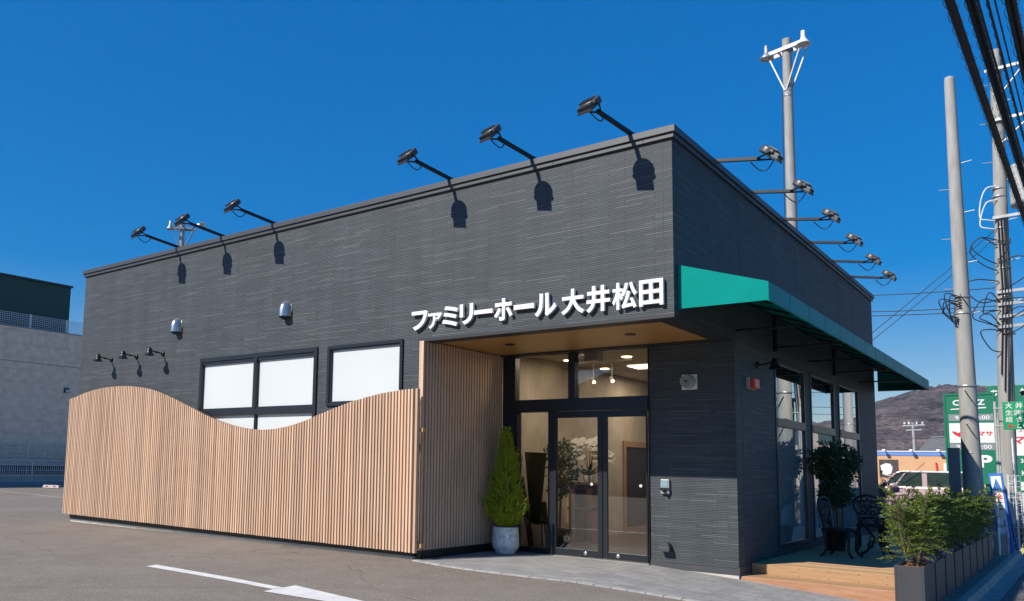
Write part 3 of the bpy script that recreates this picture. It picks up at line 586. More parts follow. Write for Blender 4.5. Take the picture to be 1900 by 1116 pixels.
def build_fence():
    t = thing('slat_fence', 'long salmon wood slat fence with a wavy top running along the facade', 'fence', (-8.5075, -.16, -.14))
    mb = MB(); n = 160; x0, x1 = -13.33, -3.685; p = (x1-x0)/n
    for i in range(n):
        a = x0+i*p; c = a+p*.58; zb = -.028-.038*(i/n) + rnd.uniform(-.002, .002)
        if i == n-1: a, c = x1-.042, x1
        mb.box(a, c, -.182, -.127, zb, wave((a+c)/2))
    mb.obj('slat_panel', M['slat'], t, bevel=.002)
    for z in (.12, 1.5):
        mb = MB(); mb.box(x0+.3, x1-.01, -.126, -.10, z-.045, z+.045); mb.obj('rail', M['slatback'], t)
    for k in range(7):
        mb = MB(); xx = x0+.5+k*1.5; mb.box(xx-.03, xx+.03, -.099, -.04, -.05, min(1.5, wave(xx)-.1)); mb.obj('post', M['black'], t)
    for z in (1.66, .03):
        mb = MB(); mb.box(-3.705, -3.635, -.11, -.035, z-.03, z+.03); mb.obj('bracket_block', M['block'], t, bevel=.003)
build_fence()

# ------------------------------------------------------------------ lettering
def text_mesh(body, off=0.0, ext=0.0):
    c = bpy.data.curves.new('glyph', 'FONT'); c.body = body; c.offset = off; c.extrude = ext; c.resolution_u = 4
    o = bpy.data.objects.new('glyph', c); COL.objects.link(o); dg = bpy.context.evaluated_depsgraph_get()
    me = bpy.data.meshes.new_from_object(o.evaluated_get(dg)); bpy.data.objects.remove(o); bpy.data.curves.remove(c); return me
def text_into(mb, body, a0, a1, z0, z1, at, depth, off=.02, axis='x', keep=False):
    """glyphs fitted to a box on a wall that faces -y (axis x)"""
    me = text_mesh(body, off, .05); P = [v.co.copy() for v in me.vertices]
    x0, x1 = min(p.x for p in P), max(p.x for p in P); y0, y1 = min(p.y for p in P), max(p.y for p in P); q0, q1 = min(p.z for p in P), max(p.z for p in P)
    sx = (a1-a0)/(x1-x0); sz = (z1-z0)/(y1-y0)
    v = [(a0+(p.x-x0)*sx, at-(p.z-q0)/(q1-q0)*depth, z0+(p.y-y0)*sz) for p in P]
    mb.add(v, [tuple(f.vertices) for f in me.polygons]); bpy.data.meshes.remove(me)
def build_sign():
    t = thing('wall_sign', 'white raised Japanese lettering mounted on the dark facade above the entrance', 'sign', (-2, -.03, 3.1))
    L = [('フ', -3.925, -3.632, 3.118, 3.402), ('ァ', -3.62, -3.372, 3.118, 3.345), ('ミ', -3.365, -3.088, 3.12, 3.42), ('リ', -3.06, -2.828, 3.128, 3.42), ('ー', -2.81, -2.51, 3.247, 3.31),
         ('ホ', -2.482, -2.19, 3.125, 3.43), ('ー', -2.17, -1.86, 3.247, 3.318), ('ル', -1.848, -1.528, 3.122, 3.425), ('大', -1.458, -1.132, 3.108, 3.435), ('井', -1.105, -.786, 3.10, 3.435),
         ('松', -.755, -.435, 3.10, 3.435), ('田', -.406, -.107, 3.108, 3.428)]
    for ch, a, b, z0, z1 in L:
        mb = MB(); text_into(mb, ch, a, b, z0, z1, -.016, .042, {'ァ': .022, '松': .022, '井': .03, '田': .026, '大': .03}.get(ch, .034)); mb.obj('letter', M['letter'], t, fix=False)
    mb = MB()
    for ch, a, b, z0, z1 in L:
        x = (a+b)/2; z = (z0+z1)/2; mb.box(x-.012, x+.012, -.017, -.001, z-.01, z+.01)
    mb.obj('stand_off', M['trim'], t)
build_sign()

# ------------------------------------------------------------------ awning
def build_awning():
    t = thing('awning', 'long teal fabric awning with a glossy front valance over the deck windows', 'awning', (.5, 6, 3.0))
    y0, y1, xo = .12, 12.2, 1.022; zt, zb, zo, zob = 3.597, 3.068, 3.275, 3.064; th = .006
    mb = MB()
    mb.prism([(.02, zt), (xo, zo), (xo, zo-th), (.02, zt-th)], y0, y1); mb.obj('canopy', M['tealc'], t)
    mb = MB(); mb.box(xo, xo+th, y0, y1, zob, zo+.001); vl = mb.obj('valance', M['tealv'], t)
    mb = MB()
    for k in range(1, 14): y = y0+(y1-y0)*k/14; mb.box(xo+th, xo+th+.0025, y-.008, y+.008, zob, zo)
    mb.tube([(xo+.004, y0, zob), (xo+.004, y1, zob)], .012, 6); mb.obj('seam', M['tealc'], vl)
    for ya, yb in ((y0-th, y0), (y1, y1+th)):
        mb = MB(); mb.prism([(.02, zb), (xo+th, zob), (xo+th, zo), (.02, zt)], ya, yb); mb.obj('end_panel', M['tealc'], t)
    mb = MB(); mb.box(.003, .03, y0-.01, y0+.03, zb-.01, zt+.01)
    for k in range(5): mb.lathe([(.011, 0), (.007, .006)], (.014, y0-.01, zb+.05+k*.11), 8, Matrix.Rotation(R(90), 4, 'X'))
    mb.obj('end_bracket', M['tealc'], t)
    mb = MB(); n = 13
    for k in range(n+1):
        y = y0+.06+(y1-y0-.12)*k/n
        mb.bar((.03, y, zt-.03), (xo-.03, y, zo-.03), .028)
    mb.bar((.03, y0+.02, zt-.035), (.03, y1-.02, zt-.035), .03); mb.bar((xo-.02, y0+.02, zo-.035), (xo-.02, y1-.02, zo-.035), .03); mb.bar((xo-.02, y0+.02, zob+.03), (xo-.02, y1-.02, zob+.03), .03)
    for y in (2.1, 4.02, 6.0, 7.92, 10.0): mb.bar((.03, y, zob+.02), (xo-.03, y, zob+.02), .028)
    for ye in (y1-.05,):
        mb.bar((.03, ye, zob+.03), (xo-.03, ye, zob+.03), .022); mb.bar((.03, ye, zob+.11), (xo-.03, ye, zob+.11), .018)
        for k in range(12): a = .04+k*.08; mb.bar((a, ye, zob+(.03 if k % 2 else .11)), (a+.08, ye, zob+(.11 if k % 2 else .03)), .01)
    mb.obj('support_frame', M['black'], t)
    for y in (4.02, 7.92):
        mb = MB(); mb.box(.003, .05, y-.035, y+.035, 3.02, 3.55); mb.obj('wall_post', M['black'], t)
build_awning()

# ------------------------------------------------------------------ floodlights and wall fittings
def floodlight(loc, d, label, group, along, up, head_pitch):
    """arm leaves the parapet along the horizontal direction d"""
    t = thing('floodlight', label, 'floodlight', loc, group); P = Vector(loc); d = Vector(d).normalized(); s = d.cross(Vector((0, 0, 1))).normalized()
    e = P + d*along + Vector((0, 0, up)); st = P - d*.32 - Vector((0, 0, up*.32/along))
    mb = MB(); mb.bar(st, e, .045); mb.obj('arm', M['black'], t, bevel=.003)
    mb = MB()
    yv = d; rot = Matrix((s, d, Vector((0, 0, 1)))).transposed().to_4x4()
    Tm = Matrix.Translation(e + d*.12 + Vector((0, 0, .03))) @ rot @ Matrix.Rotation(R(head_pitch), 4, 'X') @ Matrix.Diagonal((.86, .82, .86, 1))
    mb.box(-.12, .12, -.10, .2, -.03, .0, Tm); mb.box(-.11, .11, -.06, .06, .0, .075, Tm); mb.lathe([(.145, -.025), (.15, -.02), (.15, .06), (.13, .078), (0, .08)], (0, 0, 0), 24, Tm @ Matrix.Translation((0, -.03, 0)))
    for k in range(9): x = -.105+k*.0263; mb.box(x-.005, x+.005, .06, .18, .0, .05, Tm)
    for k in range(7): x = -.09+k*.03; mb.box(x-.004, x+.004, -.05, .11, .075, .098, Tm)
    mb.lathe([(.03, -.142), (.03, .142)], (0, 0, 0), 10, Tm @ Matrix.Translation((0, .05, .03)) @ Matrix.Rotation(R(90), 4, 'Y'))
    hd = mb.obj('lamp_head', M['lampbody'], t, bevel=.003)
    mb = MB(); mb.box(-.105, .105, -.06, .185, -.036, -.0305, Tm); mb.obj('lens', M['lampoff'], hd)
    mb = MB(); q = Tm @ Vector((-.15, .05, .03)); q2 = Tm @ Vector((.15, .05, .03))
    a1 = e - d*.03
    mb.tube([q, q-d*.05-Vector((0, 0, .02)), a1-s*.03], .012, 6); mb.tube([q2, q2-d*.05-Vector((0, 0, .02)), a1+s*.03], .012, 6); mb.obj('bracket', M['black'], t)
    mb = MB(); c0 = Tm @ Vector((0, .1, -.005)); c1 = e - d*.12 - Vector((0, 0, .02)); pts = []
    for k in range(13): u = k/12; pts.append(c0.lerp(c1, u) - Vector((0, 0, 1))*math.sin(u*math.pi)*.13 + s*math.sin(u*math.pi)*-.06)
    mb.tube(pts, .008, 6); mb.obj('cable', M['rubber'], t)
ordn = ['nearest to', 'second from', 'third from', 'fourth from', 'fifth from', 'farthest from']
for k, x in enumerate((-.50, -1.90, -3.28, -7.10, -8.51, -9.89)):
    floodlight((x, -.01, 5.30), (-.235, -1, 0), 'black floodlight on an arm over the sunny front parapet, %s the street corner' % ordn[k], 'floodlights over the front parapet', .66, .115, -42)
for k, y in enumerate((1.475, 3.047, 4.718, 6.434, 8.111, 9.739)):
    floodlight((.01, y, 5.30), (1, 0, 0), 'black floodlight on an arm over the shaded awning side parapet, %s the street corner' % ordn[k], 'floodlights over the awning side parapet', .58, -.10, -38)
def wall_lamp(p, d, reach, label, group=None):
    """barn lamp with a bell shade; p on the wall, d away from it"""
    t = thing('wall_lamp', label, 'wall lamp', p, group); P = Vector(p); d = Vector(d)
    q = Vector((0, 0, 1)).rotation_difference(d).to_matrix().to_4x4()
    mb = MB(); mb.lathe([(.05, 0), (.05, .02), (.035, .032), (.0, .036)], p, 20, q); mb.obj('mount', M['black'], t)
    mb = MB(); e = P + d*(reach-.07) + Vector((0, 0, .025)); m = P+d*reach*.5+Vector((0, 0, .012)); mb.tube([P+d*.02, m, e], .012, 8)
    mb.lathe([(0, -.024), (.018, -.018), (.024, 0), (.018, .018), (0, .024)], m, 12); mb.tube([e, e+d*.03, e+d*.07], .016, 8); mb.obj('arm', M['black'], t)
    c = P + d*reach
    mb = MB(); mb.lathe([(.02, .085), (.042, .075), (.046, .02), (.05, .0), (.088, -.062), (.096, -.066), (.088, -.069), (.045, -.005)], c, 28); sh = mb.obj('lamp_shade', M['black'], t)
    mb = MB(); mb.lathe([(0, -.052), (.074, -.05), (.06, -.04)], c, 24); mb.obj('lens', M['lampoff'], sh)
for k, x in enumerate((-12.06, -11.13, -10.22)):
    wall_lamp((x, -.002, 3.22), (0, -1, 0), .31, ['black barn wall lamp nearest the left corner of the facade', 'middle black barn wall lamp of the three above the fence crest', 'black barn wall lamp on the facade closest to the white windows'][k], 'barn lamps above the wavy fence')
wall_lamp((.002, 3.13, 2.715), (1, 0, 0), .25, 'black barn wall lamp under the teal awning beside the first tall window')
def hood_vent(x, z, label):
    t = thing('hood_vent', label, 'vent', (x, 0, z), 'steel hood vents on the facade')
    mb = MB(); mb.lathe([(.125, 0), (.125, .012), (.11, .02)], (x, 0, z), 28, Matrix.Rotation(R(90), 4, 'X')); mb.obj('flange', M['stainless'], t)
    mb = MB(); N = 14; v = []; H = [(-.14, .105, .165), (-.02, .105, .16), (.04, .10, .145), (.09, .08, .115), (.125, .045, .065), (.135, .01, .03)]
    for dz, hw, dp in H:
        for i in range(N+1):
            a = math.pi*i/N; v.append((x - hw*math.cos(a), -.01 - dp*math.sin(a), z+dz))
    n = N+1; mb.add(v, [(j*n+i, j*n+i+1, (j+1)*n+i+1, (j+1)*n+i) for j in range(len(H)-1) for i in range(N)], True)
    mb.add(v[:n], [tuple(range(n))]); mb.add(v[-n:], [tuple(range(n))]); mb.obj('hood', M['stainless'], t)
    mb = MB(); mb.box(x-.09, x+.09, -.13, -.03, z-.155, z-.1405); mb.lathe([(.03, 0), (.03, .05)], (x-.02, -.09, z-.19), 12); mb.obj('outlet_grille', M['trim'], t)
hood_vent(-9.75, 3.74, 'stainless hood vent on the facade, the left and lower looking of the two')
hood_vent(-6.68, 3.74, 'stainless hood vent on the facade above the double window, right of its twin')
def small_fittings():
    t = thing('round_vent', 'round grey vent cap on a square white plate beside the glass doors', 'vent', (-.625, D, 2.41)); q = Matrix.Rotation(R(90), 4, 'X')
    mb = MB(); mb.box(-.735, -.515, D-.012, D-.001, 2.30, 2.515); mb.obj('plate', M['white'], t, bevel=.003)
    mb = MB(); mb.lathe([(.10, 0), (.10, .035), (.085, .04), (.085, .11), (.08, .12), (.0, .122)], (-.63, D-.012, 2.41), 28, q); cp = mb.obj('cap', M['lightgrey'], t)
    mb = MB()
    for k in range(5): mb.lathe([(.02+.014*k, .1225), (.025+.014*k, .1245), (.03+.014*k, .1225)], (-.63, D-.012, 2.41), 24, q)
    mb.obj('louvre', M['lightgrey'], cp)
    t = thing('intercom', 'grey intercom unit with a small screen on the sunlit siding beside the doors', 'intercom', (-.99, D, .92))
    mb = MB(); mb.box(-1.05, -.925, D-.05, D-.001, .83, 1.035); mb.obj('case', M['lightgrey'], t, bevel=.01)
    mb = MB(); mb.box(-1.035, -.945, D-.058, D-.0505, .93, 1.02); mb.obj('screen', M['screen'], t)
    mb = MB(); mb.lathe([(.022, 0), (.026, .03), (.018, .06)], (-.985, D-.05, .87), 16, q); mb.box(-1.045, -.93, D-.075, D-.05, .885, .915); mb.obj('camera_hood', M['black'], t)
    t = thing('pipe_cap', 'small dark cowl vent low on the siding beside the doors', 'vent', (-.98, D, .1))
    mb = MB(); N = 10; v = []
    for yy, rr in ((D-.001, .075), (D-.12, .072)):
        for i in range(N+1): a = math.pi*i/N; v.append((-.98+rr*math.cos(a), yy, .09+rr*math.sin(a)))
    mb.add(v, [(i, i+1, N+2+i, N+1+i) for i in range(N)] , True); mb.add(v[N+1:], [tuple(range(N+1))])
    mb.box(-1.053, -.907, D-.118, D-.001, .03, .089); mb.obj('cowl', M['coping'], t, bevel=.004)
    t = thing('alarm_light', 'red alarm beacon on a grey box between the corner and the deck windows', 'alarm light', (0, 2.77, 2.4))
    mb = MB(); mb.box(.001, .045, 2.60, 2.90, 2.325, 2.49); mb.obj('case', M['lightgrey'], t, bevel=.004)
    mb = MB(); mb.box(.045, .11, 2.66, 2.88, 2.335, 2.485); mb.obj('lens', M['red'], t, bevel=.015)
small_fittings()

# ------------------------------------------------------------------ plants
def leaf(mb, p, d, ln, wd, nrm=None, fold=.25):
    d = d.normalized(); s = d.cross(nrm if nrm is not None else Vector((0, 0, 1)))
    s = s.normalized() if s.length > 1e-3 else Vector((1, 0, 0)); u = s.cross(d)
    mb.add([p, p+d*ln*.45+s*wd/2+u*wd*fold, p+d*ln, p+d*ln*.45-s*wd/2+u*wd*fold], [(0, 1, 2), (0, 2, 3)])
def rv(r): 
    while True:
        v = Vector((r.uniform(-1, 1), r.uniform(-1, 1), r.uniform(-1, 1)))
        if .05 < v.length < 1: return v.normalized()
def conifer():
    c = Vector((-3.36, 1.66, 0)); zg = g(-3.36, 1.6)+.006
    t = thing('potted_conifer', 'golden green cone shaped conifer in a pale stone pot beside the entrance', 'potted plant', (c.x, c.y, zg))
    mb = MB(); k = .40/.40
    mb.lathe([(.12, 0), (.15, .005), (.15, .03), (.185, .07), (.21, .12), (.208, .2), (.195, .38), (.20, .405), (.185, .41), (.175, .37)], (c.x, c.y, zg), 36); mb.obj('pot', M['pot'], t)
    mb = MB(); mb.lathe([(0, .37), (.18, .365)], (c.x, c.y, zg), 24); mb.obj('soil', M['soil'], t)
    mb = MB(); mb.tube([(c.x, c.y, zg+.36), (c.x, c.y, zg+1.7)], [.025, .006], 6); mb.obj('trunk', M['stem'], t)
    r = random.Random(3); mb = MB(); z0, z1 = zg+.36, 1.70
    def rad(u): return .285*((u/.16)**.5 if u < .16 else (1-(u-.16)/.84)**.88) + .012
    for i in range(1500):
        u = r.random()**1.25; a = r.uniform(0, 6.283); R0 = rad(u)*(1+.13*math.sin(a*3+u*9)+.08*math.sin(a*7-u*21)); rr = R0*math.sqrt(r.uniform(.35, 1)); z = z0+.02+(z1-z0)*u
        p = c + Vector((math.cos(a)*rr, math.sin(a)*rr, z)); out = Vector((math.cos(a), math.sin(a), 0))
        d = (out*r.uniform(.25, .8) + Vector((0, 0, 1))*r.uniform(.6, 1.2) + rv(r)*.3).normalized(); L = r.uniform(.08, .16)*(1-.4*u)
        side = d.cross(out+rv(r)*.6).normalized()
        for q in range(9):
            f = q/8; pp = p + d*L*f; sg = 1 if q % 2 else -1
            leaf(mb, pp, d*.8 + side*sg*.75*(1-f*.5) + rv(r)*.15, L*.42*(1-.5*f), .015, rv(r))
        leaf(mb, p, d, L*1.05, .012, rv(r))
    mb.obj('foliage', M['conifer'], t, fix=False)
conifer()
def nandina(name, label, loc, seed, h, spread, nst, dens, mat, group=None, xs=1.0, lo=.25):
    """stems rising from a clump, compound leaves whose leaflets stand off the stalk"""
    r = random.Random(seed); t = thing(name, label, 'shrub', loc, group); o = Vector(loc); sm = MB(); lf = MB()
    for s in range(nst):
        a = r.uniform(0, 6.283); b = o + Vector((math.cos(a)*.07*xs, math.sin(a)*.09, 0)); sp = spread*r.uniform(.1, .6); hh = h*r.uniform(.62, .98)
        top = b + Vector((math.cos(a)*sp*xs, math.sin(a)*sp, hh)); mid = b.lerp(top, .5) + Vector((r.uniform(-.03, .03), r.uniform(-.03, .03), 0))
        sm.tube([b, mid, top], [.007, .005, .002], 5)
        for k in range(dens):
            u = lo + (1-lo)*r.random()**.8; p = (b.lerp(mid, u*2) if u < .5 else mid.lerp(top, u*2-1))
            d = Vector((r.uniform(-1, 1)*xs, r.uniform(-1, 1), r.uniform(-.1, .9))).normalized(); L = spread*r.uniform(.45, .95)*(1.15-u*.55)
            e = p + d*L + Vector((0, 0, -.25*L)); sm.tube([p, p.lerp(e, .5)+Vector((0, 0, .06*L)), e], [.003, .0025, .0015], 3, caps=False)
            for q in range(15):
                f = .25+.75*q/14; pp = p.lerp(e, f) + Vector((0, 0, .24*L*f*(1-f))); sd = d.cross(Vector((0, 0, 1)))
                dd = d*.6 + sd*(1 if q % 2 else -1)*r.uniform(.5, 1) + Vector((0, 0, r.uniform(-.4, .45)))
                leaf(lf, pp + rv(r)*.012, dd, r.uniform(.038, .062), r.uniform(.014, .021), (Vector((0, 0, 1))+rv(r)*.7))
    sm.obj('stem', M['stem'], t); lf.obj('foliage', mat, t, fix=False); return t
PY = [1.90, 2.75, 3.6, 4.45, 5.3, 6.15, 7.0, 7.85, 8.7, 9.5]; PT = .115
def px(y): return 1.845 + (y-1.85)*.0137
posn = ['frontmost', 'second', 'third', 'fourth', 'fifth', 'sixth', 'seventh', 'eighth', 'rearmost']
def planters():
    for k in range(9):
        y0, y1 = PY[k]+.004, PY[k+1]-.004; a, b = px(PY[k]), px(PY[k])+.302; zg = min(g(b, y0), g(a, y1))-.02
        lb = 'frontmost charcoal planter box with red bark mulch showing in the sun' if k == 0 else '%s charcoal planter box from the front in the row along the deck' % posn[k].replace('rearmost', 'ninth')
        t = thing('planter_box', lb, 'planter', ((a+b)/2, (y0+y1)/2, zg), 'charcoal planter boxes along the deck')
        mb = MB(); wl = .022
        mb.box(a, a+wl, y0, y1, zg, PT); mb.box(b-wl, b, y0, y1, zg, PT); mb.box(a+wl, b-wl, y0, y0+wl, zg, PT); mb.box(a+wl, b-wl, y1-wl, y1, zg, PT); mb.box(a+wl, b-wl, y0+wl, y1-wl, zg, zg+.05)
        mb.obj('box', M['planter'], t, bevel=.003)
        mb = MB(); r = random.Random(k); N = 10; v = [(a+wl+(b-a-2*wl)*i/4, y0+wl+(y1-y0-2*wl)*j/N, PT-.035+r.uniform(-.01, .014)) for j in range(N+1) for i in range(5)]
        mb.add(v, [(j*5+i, j*5+i+1, j*5+i+6, j*5+i+5) for j in range(N) for i in range(4)]); mb.obj('mulch', M['soil'], t, fix=False)
    n0 = nandina('planter_shrub', 'bright sunlit green shrub with bare stems in the frontmost planter', (px(2.3)+.13, 2.28, PT-.03), 5, .96, .42, 8, 26, M['nandina'], 'shrubs in the planter boxes', .8, .1)
    protos = []
    for k in range(1, 9):
        y = (PY[k]+PY[k+1])/2 if k != 1 else 3.05; loc = (px(y)+.12, y, PT-.03); lb = 'dense green shrub filling the %s planter box from the front' % posn[k].replace('rearmost', 'ninth')
        if len(protos) < 3: protos.append(nandina('planter_shrub', lb, loc, 20+k, .86, .40, 9, 19, M['nandina'], 'shrubs in the planter boxes', .85, .12))
        else: dup(protos[k % 3], loc, rnd.choice([math.pi, .35, -.3, math.pi+.3]), lb, rnd.uniform(.93, 1.04))
    # small violas at the feet of the shrubs
    r = random.Random(11); names = ['second', 'third', 'fourth', 'fifth', 'sixth', 'seventh', 'eighth']
    for k in range(11):
        pl = [0, 0, 1, 1, 2, 2, 3, 4, 5, 6, 7][k]; y = PY[pl]+[.55, .78, .2, .62, .25, .65, .4, .45, .4, .4, .45][k]; x = px(y)+.235; pk = k % 3 != 0
        own = 'frontmost' if pl == 0 else posn[pl]
        lb = '%s viola flowering at the edge of the %s planter box%s' % ('pale lilac' if pk else 'purple', own, (', nearer the front' if k in (0, 2, 4) else (', nearer the back' if k in (1, 3, 5) else '')))
        t = thing('viola', lb, 'flower', (x, y, PT-.03), 'violas in the planter boxes'); mb = MB(); fl = MB()
        for q in range(34): leaf(mb, Vector((x, y, PT-.03))+rv(r)*.03, rv(r)+Vector((0, 0, .5)), r.uniform(.03, .06), .018, rv(r))
        for q in range(7):
            c = Vector((x+r.uniform(-.06, .06), y+r.uniform(-.1, .1), PT+r.uniform(.0, .05)))
            for z in range(5): a = z*1.257; leaf(fl, c, Vector((.7, math.cos(a), math.sin(a)+.2)), .03, .026, Vector((1, -.5, .3)))
        mb.obj('foliage', M['nandina'], t, fix=False); fl.obj('flower', M['petal'] if pk else M['petal2'], t, fix=False)
planters()
def ball_tree(name, label, loc, pot_h, pot_r, balls, seed, nl, leafsize, mat, tilt=0):
    r = random.Random(seed); t = thing(name, label, 'potted plant', loc); o = Vector(loc)
    mb = MB(); mb.lathe([(pot_r*.72, 0), (pot_r*.95, pot_h*.9), (pot_r, pot_h*.92), (pot_r, pot_h), (pot_r*.9, pot_h), (pot_r*.88, pot_h*.9)], loc, 28); mb.obj('pot', M['blackpot'], t)
    mb = MB(); mb.lathe([(0, pot_h*.9), (pot_r*.9, pot_h*.89)], loc, 20); mb.obj('soil', M['soil'], t)
    top = max(b[0][2] for b in balls); mb = MB(); mb.tube([o+Vector((0, 0, pot_h*.85)), o+Vector((.02, .01, top*.6)), o+Vector((0, 0, top))], [.02, .017, .008], 7); lf = MB()
    for c, rad in balls:
        c = o + Vector(c)
        for q in range(16): d = rv(r); mb.tube([c-Vector((0, 0, rad*.5)), c+d*rad*.8], [.006, .002], 4, caps=False)
        for q in range(int(nl*rad*rad*9)):
            d = rv(r); rr = rad*(r.uniform(.25, 1)**.5)*(1+.22*math.sin(d.x*5+d.z*4)*math.cos(d.y*6)); p = c + Vector((d.x, d.y, d.z*.92))*rr
            leaf(lf, p, d*.7+rv(r)+Vector((0, 0, -.25)), leafsize*r.uniform(.7, 1.25), leafsize*.42, rv(r))
    mb.obj('trunk', M['stem'], t); lf.obj('foliage', mat, t, fix=False)
DZ = -.084
ball_tree('potted_ficus', 'leafy ficus with a two tiered crown in a black pot against the deck window', (.40, 5.75, DZ), .36, .2, [((.03, 0, 1.42), .36), ((.02, .02, .93), .24), ((.10, -.05, 1.13), .13)], 4, 2000, .085, M['ficus'])
for k, (x, y, h, lb) in enumerate(((.08, 12.5, 1.55, 'reddish leaved shrub growing closest to the back corner of the hall'), (.42, 12.7, 1.2, 'reddish leaved shrub between the hall corner and the pink car door'), (.9, 12.7, 1.05, 'reddish leaved shrub in front of the rear half of the pink car'))):
    nandina('reddish_shrub', lb, (x, y, g(x, y)), 60+k, h, .5, 8, 15, M['reddish'], 'reddish shrubs behind the deck', 1.0, .15)

# ------------------------------------------------------------------ deck and furniture
def deck():
    t = thing('wood_deck', 'light brown timber deck with one step along the side windows', 'deck', (.9, 6, -.3))
    xr = 1.84; yb = 11.7; y0 = 2.66
    mb = MB(); y = y0
    while y < yb-.02:
        mb.box(.014, xr+ (0.0), y, min(y+.14, yb), -.112, -.084 + rnd.uniform(-.0008, .0008)); y += .145
    mb.obj('deck_board', M['deck'], t, bevel=.003)
    mb = MB(); mb.box(.014, xr, y0-.022, y0-.002, -.24, -.086); mb.obj('riser', M['riser'], t, bevel=.002)
    mb = MB()
    for x in (.22, .62, .98, 1.33, 1.65):
        for z in (-.115, -.2): mb.lathe([(.007, 0), (.004, .0015)], (x, y0-.022, z), 8, Matrix.Rotation(R(90), 4, 'X'))
    mb.obj('screw', M['trim'], t)
    mb = MB(); y = 2.20
    for k in range(3): mb.box(.014, xr, 2.185+k*.152, 2.185+k*.152+.147, -.244, -.217)
    mb.obj('step_board', M['riser'], t, bevel=.003)
    mb = MB(); mb.box(.014, xr, 2.16, 2.183, -.44, -.219); mb.obj('step_front', M['tread'], t, bevel=.003)
    mb = MB(); mb.box(.05, xr-.05, 2.72, yb-.1, -.5, -.125); mb.obj('joist_frame', M['trim'], t)
deck()
def chair_parts(t, o, rz):
    m = Matrix.Translation(o) @ Matrix.Rotation(rz, 4, 'Z')
    W = lambda x, y, z: m @ Vector((x, y, z))
    mb = MB()                                          # pierced round seat, front at +x
    for rr in (.205, .16, .11, .06): mb.tube([W(rr*math.cos(a)*1.0, rr*math.sin(a), .415) for a in [i*math.pi/12 for i in range(25)]], .011 if rr > .2 else .008, 6, caps=False)
    for i in range(12): a = i*math.pi/6; mb.tube([W(.04*math.cos(a), .04*math.sin(a), .415), W(.14*math.cos(a+.25), .14*math.sin(a+.25), .417), W(.2*math.cos(a), .2*math.sin(a), .415)], .009, 5)
    mb.lathe([(.0, .0), (.05, 0), (.05, .008), (0, .008)], W(0, 0, .408), 12); mb.lathe([(.192, -.03), (.212, -.025), (.214, .002), (.192, .004)], W(0, 0, .412), 32)
    mb.obj('seat', M['iron'], t)
    for sx, sy in ((1, 1), (1, -1), (-1, 1), (-1, -1)):
        mb = MB(); pts = [W(sx*.13, sy*.13, .40), W(sx*.175, sy*.16, .34), W(sx*.165, sy*.155, .2), W(sx*.16, sy*.15, .1), W(sx*.195, sy*.18, .03), W(sx*.23, sy*.205, .012)]
        mb.tube(pts, [.024, .023, .019, .017, .018, .023], 7); mb.obj('leg', M['iron'], t)
    mb = MB()                                          # balloon back with scrolls
    out = [(-.13, .0), (-.14, .12), (-.175, .22), (-.21, .30), (-.2, .39), (-.14, .45), (-.06, .47), (0, .485)]
    full = out + [(-a, b) for a, b in reversed(out[:-1])]
    B = lambda y, z: W(-.175-.16*z, y, .41+z)
    mb.tube([B(y, z) for y, z in full], .021, 7)
    for s in (-1, 1):
        for c, r0, n in (((s*.10, .33), .075, 1.6), ((s*.085, .19), .055, -1.5)):
            mb.tube([B(c[0]+s*r0*(1-k/22)*math.cos(n*k*.33), c[1]+r0*(1-k/22)*math.sin(n*k*.33)) for k in range(18)], .014, 5)
        mb.tube([B(s*.13, .02), B(s*.04, .1), B(s*.02, .25), B(s*.05, .36), B(0, .42)], .014, 5)
        for k in range(4): y, z = ((.05, .28), (.12, .38), (.14, .27), (.06, .40))[k]; mb.lathe([(0, -.012), (.026, -.004), (.028, .006), (.012, .014), (0, .014)], B(s*y, z), 8, Matrix.Rotation(R(80), 4, 'Y'))
    mb.tube([B(0, .02), B(0, .2), B(0, .47)], .008, 5); mb.lathe([(0, -.015), (.035, 0), (0, .015)], B(0, .31), 10, Matrix.Rotation(R(85), 4, 'Y'))
    mb.obj('backrest', M['iron'], t)
def furniture():
    for k, (o, rz, lb) in enumerate((((.70, 4.72, DZ), R(-8), 'black cast iron garden chair nearest the deck step, side on to the camera'), ((.80, 6.35, DZ), R(-75), 'black cast iron garden chair behind the round table'))):
        t = thing('garden_chair', lb, 'chair', o, 'cast iron chairs on the deck'); chair_parts(t, Vector(o), rz)
    o = Vector((1.13, 5.25, DZ)); t = thing('garden_table', 'black cast iron round table with ornate legs on the deck', 'table', o); H = .60
    mb = MB(); mb.lathe([(0, H-.012), (.29, H-.012), (.315, H-.02), (.32, H-.008), (.31, H), (0, H)], o, 40); mb.obj('table_top', M['iron'], t, bevel=0)
    for k in range(3):
        a = R(-90+120*k+25); d = Vector((math.cos(a), math.sin(a), 0)); s = Vector((-d.y, d.x, 0)); mb = MB()
        P = lambda r, z, q=0: o + d*r + s*q + Vector((0, 0, z))
        mb.tube([P(.22, H-.02), P(.24, H-.1), P(.13, .36), P(.06, .27), P(.1, .16), P(.2, .05), P(.27, .015)], [.02, .021, .018, .018, .019, .018, .023], 7)
        mb.tube([P(.11+.07*math.cos(i*.45)*(1-i/20), .42+.07*math.sin(i*.45)*(1-i/20)) for i in range(15)], .009, 5)
        mb.tube([P(.12+.05*math.cos(i*.45)*(1-i/20), .15+.05*math.sin(i*.45)*(1-i/20)) for i in range(15)], .008, 5)
        for q in (-.03, .03): mb.tube([P(.2, H-.04, q), P(.12, .3, q*1.4), P(.16, .12, q)], .007, 5)
        mb.obj('leg', M['iron'], t)
    mb = MB(); mb.tube([o+Vector((.13*math.cos(i*math.pi/10), .13*math.sin(i*math.pi/10), .22)) for i in range(21)], .01, 6, caps=False); mb.obj('stretcher_ring', M['iron'], t)
furniture()

